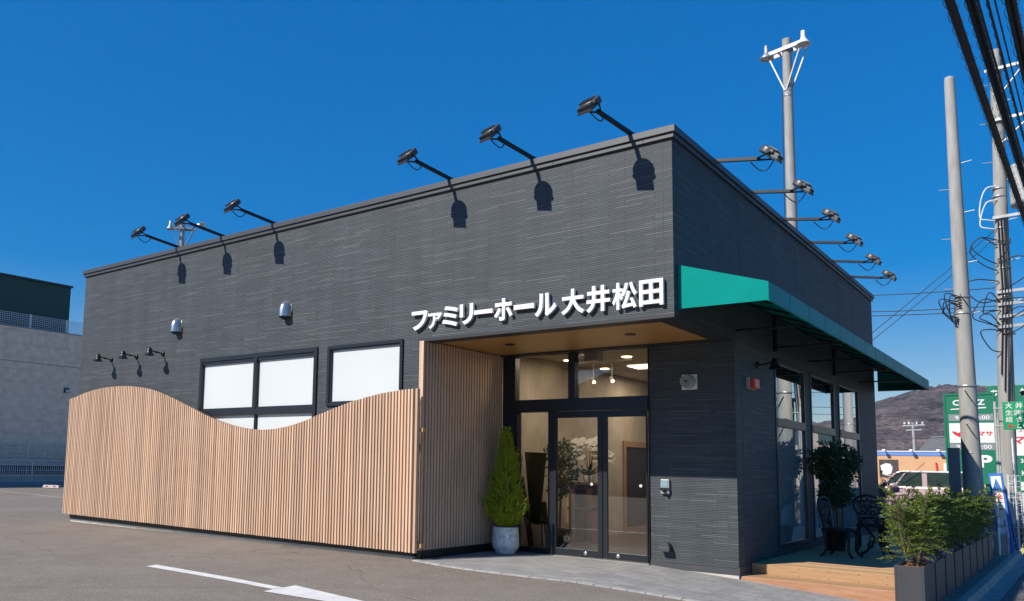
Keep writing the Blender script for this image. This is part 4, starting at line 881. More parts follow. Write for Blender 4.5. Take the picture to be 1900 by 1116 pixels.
# ------------------------------------------------------------------ things standing inside the entrance hall
def interior_things():
    zf = -.165
    t = thing('display_board', 'black display board leaning on an easel behind the side glass', 'display board', (-3.5, 2.8, zf))
    mb = MB(); q = [(-3.80, 2.95, 1.42), (-3.32, 2.85, 1.40), (-3.36, 2.70, .22), (-3.56, 2.75, .24)]; n_ = Vector((.1, -.35, .05)).normalized()*.03
    mb.add([Vector(p) for p in q] + [Vector(p)+n_ for p in q], [(0,1,2,3), (7,6,5,4), (0,4,5,1), (1,5,6,2), (2,6,7,3), (3,7,4,0)]); mb.obj('board', M['black'], t)
    mb = MB(); mb.bar((-3.74, 2.72, .98), (-3.42, 2.55, zf), .07); mb.bar((-3.3, 2.72, .6), (-3.15, 2.62, zf), .06); mb.bar((-3.5, 2.95, 1.1), (-3.6, 3.2, zf), .03); mb.bar((-3.62, 2.66, .30), (-3.2, 2.6, .28), .05); mb.obj('easel', M['black'], t)
    ball_tree('lobby_plant', 'green potted tree standing just inside the sliding doors', (-3.3, 3.25, zf), .3, .17, [((0, 0, 1.56), .25), ((.08, 0, 1.22), .27), ((-.02, 0, .95), .16)], 9, 900, .08, M['ficus'])
    t = thing('cabinet', 'wooden display stand carrying white orchids inside the lobby', 'cabinet', (-3.1, 3.9, zf))
    mb = MB(); mb.box(-3.42, -2.80, 3.72, 4.1, .88, .92); mb.box(-3.38, -3.28, 3.74, 4.08, zf, .88); mb.box(-3.05, -2.95, 3.74, 4.08, zf, .88); mb.box(-3.28, -3.05, 3.9, 4.08, zf, .88); mb.box(-3.42, -2.95, 3.735, 4.07, .45, .48); mb.obj('carcass', M['woodin'], t)
    r = random.Random(8)
    t = thing('orchid', 'white moth orchids arching over a planter on the lobby stand', 'orchid', (-3.05, 3.85, .92))
    mb = MB(); mb.lathe([(.09, 0), (.12, .12), (.11, .12)], (-3.05, 3.85, .92), 18); mb.obj('pot', M['white'], t)
    st = MB(); fl = MB(); lf = MB()
    for k in range(5):
        a = Vector((-3.05, 3.85, 1.03)); sx = [-.42, -.2, .12, .3, .38][k]; top = a + Vector((sx*.45, -.05, .62)); e = a + Vector((sx+.12, -.14, .30))
        pts = [a, a.lerp(top, .6)+Vector((0, 0, .05)), top, top.lerp(e, .5)+Vector((0, 0, .08)), e]; st.tube(pts, .006, 5)
        for q in range(9):
            f = q/8; c = top.lerp(e, f) + Vector((0, 0, .16*f*(1-f)+r.uniform(-.03, .03))) + Vector((r.uniform(-.03, .03), r.uniform(-.05, 0), 0))
            for z in range(5): an = z*1.257+.3; leaf(fl, c, Vector((math.cos(an), .72*math.sin(an), .68*math.sin(an))), .085, .075, Vector((.25, -.65, .72)), .05)
    for k in range(12): leaf(lf, Vector((-3.05, 3.85, 1.03)), Vector((r.uniform(-1, 1), r.uniform(-.6, .4), .4)), .26, .07)
    st.obj('stem', M['stem'], t); fl.obj('flower', M['orchid'], t, fix=False); lf.obj('foliage', M['ficus'], t, fix=False)
interior_things()

# ------------------------------------------------------------------ poles, cables
def steps(mb, x, y, z0, z1, r0, dz=.45):
    z = z0; k = 0
    while z < z1:
        s = -1 if k % 2 else 1; mb.tube([(x+s*r0*.8, y, z), (x+s*(r0+.17), y-.02, z+.015)], .011, 5); z += dz; k += 1
def bands(mb, x, y, zs, r):
    for z in zs: mb.lathe([(r+.004, -.022), (r+.010, -.02), (r+.010, .02), (r+.004, .022)], (x, y, z), 24)
def poles():
    x, y = 1.80, 11.5; zg = g(x, y)
    t = thing('utility_pole', 'bare concrete pole with a rounded top just beyond the end of the deck', 'utility pole', (x, y, zg), 'concrete utility poles')
    mb = MB(); mb.tube([(1.822, y, zg), (1.79, y, 4.5), (1.766, y, 9.82), (1.766, y, 9.87), (1.766, y, 9.89)], [.188, .150, .098, .088, .05], 28); mb.obj('shaft', M['pole'], t)
    mb = MB(); steps(mb, 1.785, y, 4.6, 8.0, .14, .55); mb.obj('step_bolt', M['steel'], t)
    mb = MB(); bands(mb, 1.80, y, (1.65, 3.05), .165); bands(mb, 1.79, y, (4.6, 4.95), .148); mb.obj('band', M['steel'], t)
    mb = MB()
    for k in range(5): mb = MB(); mb.tube([(1.79, y-.16, 4.7+.06*k), (1.6-.1*k % .3, y-.25, 4.8+.05*k), (1.45+.05*k, y-.2, 4.62-.06*k), (1.72, y-.17, 4.5)], .012, 5, curve=5); mb.obj('cable_loop', M['rubber'], t)
    for z in (2.95, 2.25, 5.0): mb = MB(); mb.tube([(1.77, y-.18, z), (1.83, y-.2, z-.12), (1.9, y-.19, z-.25)], .012, 5); mb.obj('cable_tail', M['rubber'], t)
    x, y = 2.27, 15.0; zg = g(2.2, 14.1)
    t = thing('utility_pole', 'concrete utility pole crowded with crossarms, wire loops and a transformer', 'utility pole', (x, y, zg), 'concrete utility poles')
    mb = MB(); mb.tube([(2.17, y, zg), (2.27, y, 3.5), (2.39, y, 9.0), (2.43, y, 11.75)], [.19, .165, .135, .12], 24); mb.obj('shaft', M['pole'], t)
    mb = MB(); steps(mb, 2.36, y, 5.4, 11.0, .15, .5); mb.obj('step_bolt', M['steel'], t)
    mb = MB(); bands(mb, 2.35, y, (4.6, 5.0, 5.5, 6.2, 6.8, 7.2, 8.0, 8.2), .15); bands(mb, 2.24, y, (1.0, 2.5), .17); mb.obj('band', M['steel'], t)
    for z, L in ((11.2, 1.5), (9.9, 1.3), (7.45, 1.2), (5.6, .9), (5.3, .9), (5.0, .9), (4.75, .8)):
        mb = MB(); mb.bar((2.2, y-.16, z), (2.4+L, y-.16, z+.05), .07); ca = mb.obj('crossarm', M['steel'], t)
        mb = MB()
        for q in (.45, .8): mb.lathe([(.03, 0), (.05, .03), (.03, .05), (.05, .08), (.03, .1), (.02, .16)], (2.4+L*q, y-.16, z+.05), 12)
        mb.obj('insulator', M['insul'], ca)
    mb = MB(); mb.tube([(2.45, y-.1, 9.3), (3.1, y-.16, 9.88)], .025, 6); mb.tube([(2.45, y-.1, 10.5), (3.0, y-.16, 11.18)], .025, 6); mb.obj('brace', M['steel'], t)
    mb = MB(); mb.lathe([(.02, 0), (.36, .02), (.37, .1), (.37, .95), (.34, 1.02), (.1, 1.06)], (2.93, y-.1, 7.65), 28); mb.obj('transformer', M['tank'], t)
    mb = MB(); r = random.Random(2)
    for k in range(11):
        z = r.uniform(4.6, 7.0); a = Vector((2.25, y-.17, z)); s = -1 if r.random() < .75 else 1; w = r.uniform(.25, .75); mb = MB()
        mb.tube([a, a+Vector((s*w*.6, -.1, r.uniform(-.1, .25))), a+Vector((s*w, -.12, r.uniform(-.35, 0))), a+Vector((s*w*.55, -.1, r.uniform(-.6, -.3))), a+Vector((.0, 0, r.uniform(-.7, -.4)))], .014, 5, curve=5); mb.obj('cable_loop', M['rubber'], t)
    for k in range(4): mb = MB(); mb.tube([(2.3+.06*k, y-.18, 7.4), (2.31+.06*k, y-.2, 5.4), (2.2+.05*k, y-.2, 3.6-.4*k)], .014, 5); mb.obj('down_cable', M['rubber'], t)
    mb = MB()
    for dz in (0, -.35): mb.tube([(2.3, y-.15, 8.25+dz), (2.1, y-.2, 8.2+dz), (1.98, y-.2, 7.9+dz), (1.95, y-.2, 7.5+dz*.6), (2.08, y-.2, 7.42+dz*.6), (2.25, y-.15, 7.38+dz*.6)], .015, 6, curve=5)
    mb.obj('insulated_lead', M['insul'], t)
    x, y = 3.12, 25.0; t = thing('utility_pole', 'concrete roadside pole down the street, mirrored in the deck windows', 'utility pole', (x, y, g(2.3, 14)), 'concrete utility poles')
    mb = MB(); mb.tube([(x, y, -.5), (x, y, 11.5)], [.19, .12], 20); mb.obj('shaft', M['pole'], t); mb = MB(); bands(mb, x, y, (3, 5, 7), .16); mb.obj('band', M['steel'], t)
poles()
def lamp_pole(x, y, ztop, label, rot=0, tilt=False):
    t = thing('lamp_pole', label, 'lamp pole', (x, y, g(x, y)), 'parking lot lamp poles'); zg = g(x, y); W = lambda a, b, c: Vector((x+a*math.cos(rot)-b*math.sin(rot), y+a*math.sin(rot)+b*math.cos(rot), c))
    mb = MB(); mb.tube([(x, y, zg), (x, y, 8.4), (x, y, ztop)], [.18, .145, .118], 22); mb.obj('shaft', M['pole'], t)
    za = ztop-.32
    mb = MB()
    for s in (-.14, .14): mb.bar(W(-.62, s, za), W(.62, s, za), .055, .11)
    for a in (-.6, -.25, .25, .6): mb.bar(W(a, -.16, za), W(a, .16, za), .045)
    mb.obj('crossarm', M['steel'], t)
    mb = MB()
    for a, b in ((-.5, -.14), (.5, -.14), (.55, .14)): mb.bar(W(a, b, za-.03), W(.02 if a > 0 else -.02, b*.9, za-1.25), .035)
    bands(mb, x, y, (za-1.25, za-1.4), .125); mb.obj('brace', M['steel'], t)
    for s in (-1, 1):
        mb = MB(); q = Matrix.Rotation(R(0 if not (tilt and s > 0) else -70), 4, 'Y')
        c = W(s*.55, -.12, za+.04) if not (tilt and s > 0) else W(.85, -.1, za+.2)
        mb.lathe([(.03, .28), (.055, .26), (.06, .1), (.08, .02), (.16, -.09), (.19, -.14), (.18, -.145), (.07, 0)], c, 24, q); lh = mb.obj('lamp_head', M['steel'] if s < 0 else M['signwhite'], t)
        mb = MB(); mb.lathe([(0, -.17), (.10, -.13), (.13, -.09)], c, 16, q); mb.obj('lens', M['lampoff'], lh)
    mb = MB(); mb.tube([(x-.12, y-.12, za-1.3), (x-.15, y-.13, 9), (x-.14, y-.14, 6)], .012, 5); mb.obj('cable', M['rubber'], t)
lamp_pole(-2.42, 15.0, 13.62, 'tall concrete lamp pole with two bell lamps rising behind the awning side of the roof', R(-14))
lamp_pole(-29.2, 13.5, 12.45, 'distant lamp pole just showing above the left end of the roof line', R(50), True)
def cables():
    def line(name, label, x0, zb, drop, strands, helix, hr, grp='aerial cables over the road'):
        t = thing(name, label, 'cable', (x0, 10, zb), grp); mb = MB()
        P = lambda y: Vector((x0+.018*(y-2), y, zb - drop*math.sin(math.pi*((y+18) % 33)/33)))
        ys = [-18+i*1.1 for i in range(61)]
        for dx, dz, r in strands: mb.tube([P(y)+Vector((dx, 0, dz)) for y in ys], r, 7)
        mb.obj('strand', M['wire'], t)
        if helix:
            mb = MB(); n = int(60/helix*10); mb.tube([P(-17+60*i/n)+Vector((hr*math.cos(i*.6283), 0, hr*math.sin(i*.6283)-.01)) for i in range(n)], .005, 3, caps=False, smooth=False); mb.obj('spiral_hanger', M['wire'], t)
    line('cable_bundle', 'thick spiral wrapped cable bundle, leftmost of the aerial lines at upper right', 2.66, 7.05, .12, [(0, .03, .022), (-.03, -.02, .022), (.03, -.025, .026)], .42, .075)
    line('cable_bundle', 'thick spiral wrapped cable bundle, second from the left of the aerial lines', 2.84, 7.15, .12, [(0, .03, .022), (-.03, -.02, .026), (.03, -.025, .022)], .42, .075)
    line('aerial_wire', 'bare twisted aerial wire, left one of the pair between the cable bundles', 2.93, 7.0, .15, [(0, .012, .014), (.006, -.01, .014)], .3, .02)
    line('aerial_wire', 'bare twisted aerial wire, right one of the pair between the cable bundles', 3.02, 7.0, .15, [(0, .012, .014), (.006, -.01, .014)], .3, .02)
    line('aerial_wire', 'thin plain aerial wire beside the rightmost cable bundle', 3.08, 7.05, .12, [(0, 0, .010)], 0, 0)
    line('cable_bundle', 'thick dark cable bundle at the far right edge of the sky', 3.22, 7.1, .12, [(0, .03, .03), (-.03, -.02, .026), (.035, -.025, .028)], .42, .085)
    W = [((2.3, 15, 5.75), (-2.42, 15, 6.05), 'upper'), ((2.3, 15, 5.3), (-2.42, 15, 5.62), 'middle'), ((2.3, 15, 5.2), (-2.42, 15, 5.5), 'lower'), ((2.35, 15, 7.3), (-2.42, 15.1, 3.4), 'steep upper'), ((2.35, 15, 7.1), (-2.42, 15.1, 3.2), 'steep lower')]
    for a, b, n in W:
        a, b = Vector(a), Vector(b); mb = MB(); mb.tube([a.lerp(b, i/10)-Vector((0, 0, .25*i/10*(1-i/10))) for i in range(11)], .011 if 'steep' not in n else .009, 5)
        tag(mb.obj('service_wire', M['wire']), 'thin black %s service wire strung from the crowded pole behind the hall' % n, 'wire', 'service wires behind the hall')
cables()

# ------------------------------------------------------------------ left neighbour
def mesh_fence(name, label, p0, p1, z0, z1, mat, pitch, rows, post, wr=.004, cat='fence', group=None, pr=.025):
    p0, p1 = Vector(p0), Vector(p1); L = (p1-p0).length; d = (p1-p0)/L
    t = thing(name, label, cat, ((p0.x+p1.x)/2, (p0.y+p1.y)/2, z0), group)
    mb = MB(); n = int(L/pitch)
    for i in range(n+1): q = p0 + d*min(i*pitch, L); mb.bar((q.x, q.y, z0), (q.x, q.y, z1), wr*2)
    for k in range(rows+1): z = z0+(z1-z0)*k/rows; mb.bar((p0.x, p0.y, z), (p1.x, p1.y, z), wr*2.4)
    mb.obj('mesh_panel', mat, t, fix=False)
    i = 0
    while i*post <= L+.01:
        q = p0 + d*min(i*post, L); mb = MB(); mb.bar((q.x, q.y, z0-.1), (q.x, q.y, z1+.03), pr*2); mb.obj('post', mat, t); i += 1
def left_side():
    X = -36.3
    t = thing('neighbour_building', 'taupe panel clad building with a dark green upper block at far left', 'building', (X-6, 10, -.2))
    mb = MB(); mb.box(X-14, X, -8, 40, -.3, 7.4); mb.obj('wall', M['greysiding'], t)
    mb = MB(); mb.box(X-14, X+.02, -8, 40, 7.4, 7.46); mb.box(X, X+.015, -8, 40, 5.72, 5.76); mb.obj('ledge', M['concrete'], t)
    mb = MB(); mb.box(X-12, X-.9, -8, 12.4, 7.46, 10.0); mb.obj('upper_block', M['darkgreen'], t)
    mb = MB(); mb.box(X-12.1, X-.8, -8, 12.48, 10.0, 10.1); mb.obj('upper_coping', M['trim'], t)
    mb = MB(); mb.box(X, X+.03, -8, 40, .32, .72); mb.obj('base_band', M['maroon'], t)
    mesh_fence('roof_railing', 'white mesh railing along the roof edge of the taupe building', (X-.35, -7, 0), (X-.35, 20, 0), 7.47, 8.15, M['meshw'], .11, 7, 1.9, .007, 'railing', pr=.05)
    mesh_fence('mesh_fence', 'low white mesh fence standing on a dark kerb before the taupe building', (-35.2, 0, 0), (-35.2, 24, 0), .0, 1.0, M['meshw'], .1, 4, 2.0, .008, 'fence', 'mesh fences around the lot', pr=.025)
    mesh_fence('mesh_fence', 'taller grey mesh fence right behind the low white one at far left', (-35.8, 0, 0), (-35.8, 24, 0), .0, 1.75, M['steel'], .1, 9, 2.0, .006, 'fence', 'mesh fences around the lot', pr=.025)
    mb = MB(); mb.box(-35.32, -35.08, -6, 26, -.3, -.02); tag(mb.obj('fence_kerb', M['greypanel']), 'dark block kerb under the low white mesh fence', 'kerb')
    t = thing('bulkhead_lamp', 'small square lamp on the taupe wall left of the fence crest', 'wall lamp', (X, 12.0, 4.52))
    mb = MB(); mb.box(X+.001, X+.1, 11.9, 12.15, 4.4, 4.65); mb.obj('case', M['trim'], t, bevel=.02)
    mb = MB(); mb.box(X+.1, X+.16, 11.93, 12.12, 4.42, 4.56); mb.obj('lens', M['lampoff'], t, bevel=.02)
    t = thing('wheel_stop', 'pale concrete wheel stop with two red reflectors lying by the mesh fence', 'wheel stop', (-31.0, 8.82, -.16)); mb = MB()
    m4 = Matrix.Translation((-31.0, 8.82, -.16)) @ Matrix.Rotation(R(21), 4, 'Z')
    v = []; 
    for xx in (-.42, .42):
        for yy, zz in ((-.08, 0), (-.06, .11), (.06, .11), (.08, 0)): v.append(m4 @ Vector((xx*(1 if zz == 0 else .95), yy, zz)))
    mb.add(v, [(0,1,2,3), (7,6,5,4), (0,4,5,1), (1,5,6,2), (2,6,7,3)]); mb.obj('block', M['strip'], t)
    for s in (-.2, .2): mb = MB(); mb.box(s-.06, s+.06, -.082, -.070, .035, .075, m4); mb.obj('reflector', M['signred'], t)
left_side()

# ------------------------------------------------------------------ right background
def ground_things():
    t = thing('concrete_wall', 'low concrete wall end behind the rearmost planter box', 'wall', (2.3, 10.75, -.35))
    mb = MB(); mb.box(2.18, 2.40, 10.5, 11.0, -.4, .06); mb.obj('block', M['concrete'], t, bevel=.012)
    mb = MB(); mb.box(2.40, 2.42, 10.49, 10.515, -.38, .06); mb.obj('edge_strip', M['steel'], t)
    mesh_fence('mesh_fence', 'white mesh fence behind the planters beside the bare concrete pole', (1.98, 11.95, 0), (2.62, 11.95, 0), -.2, .82, M['meshw'], .075, 9, .64, .0045, 'fence', 'mesh fences around the lot', pr=.016)
    mesh_fence('mesh_fence', 'taller white mesh fence beside the crowded utility pole', (2.28, 13.6, 0), (2.62, 13.6, 0), -.25, 1.2, M['meshw'], .075, 12, .34, .0045, 'fence', 'mesh fences around the lot', pr=.018)
    mesh_fence('mesh_fence', 'dark thin wire fence in front of the pink car', (-2.5, 13.2, 0), (1.5, 13.2, 0), -.3, .68, M['meshd'], .075, 9, 2.0, .0035, 'fence', 'mesh fences around the lot', pr=.018)
    mb = MB(); mb.tube([(2.28, 10.4, -.34), (2.28, 10.4, .80)], .02, 10); mb.lathe([(.0, .82), (.024, .81), (.024, .79)], (2.28, 10.4, 0), 10)
    tag(mb.obj('white_post', M['white']), 'thin white post standing in front of the blue banner sign', 'post')
    mb = MB(); mb.tube([(2.47, 12.6, -.36), (2.45, 12.6, 2.0)], .022, 10)
    tag(mb.obj('conduit', M['signwhite']), 'white conduit pipe rising beside the crowded utility pole', 'pipe')
    t = thing('grey_panel', 'plain slate grey upright panel left of the bare concrete pole', 'panel', (1.34, 13, -.3))
    mb = MB(); mb.box(1.232, 1.455, 13, 13.1, -.35, 1.76); mb.obj('sheet', M['greypanel'], t); mb = MB(); mb.box(1.222, 1.465, 12.985, 13.115, 1.76, 1.8); mb.obj('cap', M['greypanel'], t)
    # leaning banner stand
    t = thing('banner_sign', 'blue framed leaning banner sign with red vertical characters', 'sign', (2.32, 11.2, -.3))
    mb = MB()
    a, b, c, d = (2.185, .10, ), None, None, None
    m4 = Matrix.Translation((2.335, 11.25, -.34)) @ Matrix.Rotation(R(-5), 4, 'Y') @ Matrix.Rotation(R(-8), 4, 'X')
    frame = MB(); frame.box(-.125, .125, 0, .04, 0, 1.6, m4); frame.obj('board', M['signblue'], t, bevel=.01)
    mb.box(-.085, .085, -.006, 0, .3, 1.54, m4); mb.obj('face', M['signwhite'], t)
    def onface(fn, mat, nm):
        k = MB(); fn(k); k.v = [tuple(m4 @ Vector(p)) for p in k.v]; k.obj(nm, mat, t, fix=False)
    onface(lambda k: text_into(k, '徐', -.07, .07, 1.02, 1.19, -.0065, .003, .03), M['signred'], 'character')
    onface(lambda k: text_into(k, '行', -.07, .07, .72, .89, -.0065, .003, .03), M['signred'], 'character')
    def col(k):
        for i, ch in enumerate('お願いします'): text_into(k, ch, .02, .075, .60-.062*i, .65-.062*i, -.0065, .003, .02)
    onface(col, M['signblue'], 'small_text')
    onface(lambda k: k.prism([(-.08, 1.26), (.08, 1.26), (0, 1.5)], -.0075, -.0065), M['signblue'], 'triangle_emblem')
    onface(lambda k: k.box(-.07, .07, -.0075, -.0065, .34, .36), M['signblue'], 'rule')
    leg = MB(); leg.bar(m4 @ Vector((.1, .04, 1.4)), (2.5, 11.75, -.36), .03); leg.bar(m4 @ Vector((-.1, .04, 1.4)), (2.3, 11.75, -.36), .03); leg.obj('leg', M['signblue'], t)
    # road sign
    t = thing('road_sign', 'bright green direction sign with white characters and a red arrow', 'sign', (2.7, 13.9, -.3))
    x0, x1, z0, z1 = 2.235, 3.35, 2.244, 2.878; y = 13.9
    mb = MB(); mb.box(x0, x1, y, y+.03, z0, z1); mb.obj('plate', M['roadgreen'], t, bevel=.008)
    mb = MB(); u = .01
    for s, a, b, c, d in (('大', 2.285, 2.42, 2.72, 2.855), ('井', 2.475, 2.61, 2.72, 2.855), ('町', 2.66, 2.80, 2.72, 2.855), ('生涯学習', 2.285, 2.86, 2.565, 2.69), ('総', 2.285, 2.42, 2.41, 2.54), ('合', 2.475, 2.61, 2.41, 2.54), ('この', 2.49, 2.70, 2.275, 2.365)):
        text_into(mb, s, a, b, c, d, y-.001, .004, .010 if s in ('生涯学習', '総') else .022)
    mb.obj('lettering', M['signwhite'], t, fix=False)
    mb = MB(); mb.prism([(2.30, 2.322), (2.37, 2.37), (2.37, 2.335), (2.46, 2.335), (2.46, 2.309), (2.37, 2.309), (2.37, 2.274)], y-.005, y-.001); mb.obj('arrow', M['signred'], t)
    mb = MB(); mb.tube([(2.085, 14.05, -.4), (2.085, 14.05, 2.9)], .03, 12); mb.tube([(2.13, 14.05, 2.5), (2.13, 14.05, -.4)], .02, 10); mb.tube([(2.05, 14.03, 2.74), (3.2, 14.03, 2.74)], .016, 8); mb.tube([(2.05, 14.03, 2.33), (3.2, 14.03, 2.33)], .016, 8); mb.obj('post', M['tank'], t)
    mb = MB(); mb.tube([(2.66, 15.6, -.4), (2.66, 15.6, 3.2)], .035, 10); mb.bar((2.5, 15.6, 3.2), (3.2, 15.6, 3.25), .1); tag(mb.obj('steel_post', M['rust']), 'rusty brown steel post with a short arm behind the green direction sign', 'post')
ground_things()
def corner_bits():
    r = random.Random(21); bm = bmesh.new(); bmesh.ops.create_icosphere(bm, subdivisions=3, radius=1)
    v = []
    for p in bm.verts:
        n = 1 + .18*math.sin(p.co.x*3+1)+.12*math.sin(p.co.y*5+p.co.z*4)+r.uniform(-.03, .03); v.append((2.06+p.co.x*.15*n, 10.15+p.co.y*.2*n, -.12+p.co.z*.26*n))
    mb = MB(); mb.add(v, [tuple(q.index for q in f.verts) for f in bm.faces]); bm.free()
    tag(mb.obj('rock', M['strip']), 'pale rough rock behind the rearmost planter box', 'rock')
    t = thing('block_wall', 'low grey block wall behind the bare concrete pole', 'wall', (1.6, 17, -.3))
    mb = MB(); mb.box(1.35, 2.9, 17, 17.15, -.4, .72); mb.obj('blocks', M['concrete'], t); mb = MB(); mb.box(1.33, 2.92, 16.98, 17.17, .72, .78); mb.obj('coping', M['strip'], t)
    nandina('autumn_shrub', 'yellow and rust coloured shrub at the right edge by the roadside pole', (2.80, 15.8, -.35), 77, 1.35, .6, 9, 16, M['autumn'], None, 1.0, .1)
    nandina('autumn_shrub', 'dry brown grassy shrub at the foot of the crowded utility pole', (2.45, 13.1, -.35), 78, .5, .3, 8, 14, M['autumn'], None, 1.0, .1)
corner_bits()
def signs():
    y = 31.0; t = thing('store_sign', 'dark green store sign tower half hidden by the bare concrete pole', 'sign', (0.1, y, -.3))
    mb = MB(); mb.box(-.78, .95, y, y+.35, .85, 4.53); mb.obj('cabinet', M['signgreen'], t, bevel=.02)
    mb = MB(); mb.box(-.78, .95, y-.03, y, 4.45, 4.53); mb.box(-.78, -.72, y-.03, y, .85, 4.45); mb.box(.89, .95, y-.03, y, .85, 4.45); mb.box(-.6, -.4, y+.1, y+.3, -.3, .85); mb.box(.5, .7, y+.1, y+.3, -.3, .85); mb.obj('edge_frame', M['signgreen'], t)
    mb = MB(); text_into(mb, 'CAINZ', -.46, .63, 4.03, 4.26, y-.001, .01, .03); mb.obj('logo_text', M['signwhite'], t, fix=False)
    mb = MB(); mb.prism([(-.55, 3.86), (.66, 3.90), (.66, 3.95), (-.53, 3.90)], y-.008, y-.001); mb.obj('underline', M['signwhite'], t)
    mb = MB(); mb.box(-.62, .88, y-.012, y, 3.40, 3.67); mb.obj('hours_panel', M['signgrey'], t); mb = MB(); mb.box(-.62, .88, y-.012, y, 2.22, 2.49); mb.obj('hours_panel', M['signgrey'], t)
    mb = MB(); text_into(mb, '9:30-18:00', -.40, .76, 3.45, 3.61, y-.013, .005, .01); text_into(mb, '9:00-19:00', -.40, .78, 2.27, 2.43, y-.013, .005, .01); mb.obj('hours_text', M['signwhite'], t, fix=False)
    mb = MB(); mb.box(-.62, .90, y-.014, y, 2.51, 3.31); mb.obj('white_panel', M['signwhite'], t)
    mb = MB(); mb.prism([(-.55, 2.98), (-.42, 2.97), (-.33, 2.90), (-.20, 2.98), (.0, 3.02), (-.10, 2.88), (-.28, 2.74), (-.44, 2.84)], y-.02, y-.0145); mb.lathe([(0, .0), (.10, .0), (.10, .005)], (-.1, y-.0145, 3.06), 20, Matrix.Rotation(R(90), 4, 'X')); mb.obj('emblem', M['signred'], t)
    mb = MB(); text_into(mb, 'ヤマサ', .06, .84, 2.78, 2.98, y-.015, .006, .03); mb.obj('shop_text', M['signred'], t, fix=False)
    mb = MB(); text_into(mb, 'P', .33, .78, 1.52, 2.02, y-.001, .012, .04); mb.obj('parking_letter', M['signwhite'], t, fix=False); mb = MB(); mb.box(-.16, -.08, y-.01, y-.001, 1.55, 2.0); mb.obj('white_mark', M['signwhite'], t)
    y = 40.0; t = thing('store_sign', 'tall green sign tower behind the crowded pole at the right edge', 'sign', (1.6, y, -.3))
    mb = MB(); mb.box(0.05, 3.4, y, y+.4, 4.3, 5.6); mb.obj('cabinet', M['signgreen'], t, bevel=.02); mb = MB(); mb.box(.08, 3.4, y, y+.4, .3, 2.2); mb.obj('cabinet', M['signgreen'], t, bevel=.02)
    mb = MB(); mb.box(.05, 3.4, y-.01, y+.4, 2.2, 3.7); mb.obj('white_panel', M['signwhite'], t); mb = MB(); mb.box(.05, 3.4, y-.01, y+.4, 3.7, 4.3); mb.obj('grey_panel', M['signgrey'], t)
    mb = MB(); text_into(mb, 'あ', .2, .52, 5.05, 5.40, y-.001, .01, .03); text_into(mb, '年', 1.35, 1.7, 5.02, 5.44, y-.001, .01, .03); text_into(mb, 'い', 1.28, 1.6, 4.42, 4.78, y-.001, .01, .03); text_into(mb, '30', 1.24, 1.5, 1.85, 2.05, y-.001, .01, .02); text_into(mb, 'K', 1.26, 1.44, 1.25, 1.48, y-.001, .01, .02)
    mb.box(.3, .5, y-.01, y-.001, .9, 1.4); mb.box(1.2, 1.6, y-.01, y-.001, .55, .95); mb.obj('lettering', M['signwhite'], t, fix=False)
    mb = MB(); text_into(mb, 'スーパー', 1.22, 1.95, 3.3, 3.5, y-.011, .006, .02); text_into(mb, 'ヤマフ', .32, 2.0, 2.75, 3.15, y-.011, .006, .03); mb.obj('red_lettering', M['signred'], t, fix=False)
    mb = MB(); mb.box(.2, .5, y+.1, y+.35, -.4, .3); mb.box(2.9, 3.2, y+.1, y+.35, -.4, .3); mb.obj('post', M['steel'], t)
    mb = MB(); mb.lathe([(.04, 0), (.1, .05), (.1, .2), (.03, .28)], (.95, y+.2, 5.6), 14); mb.obj('beacon', M['signwhite'], t)
signs()
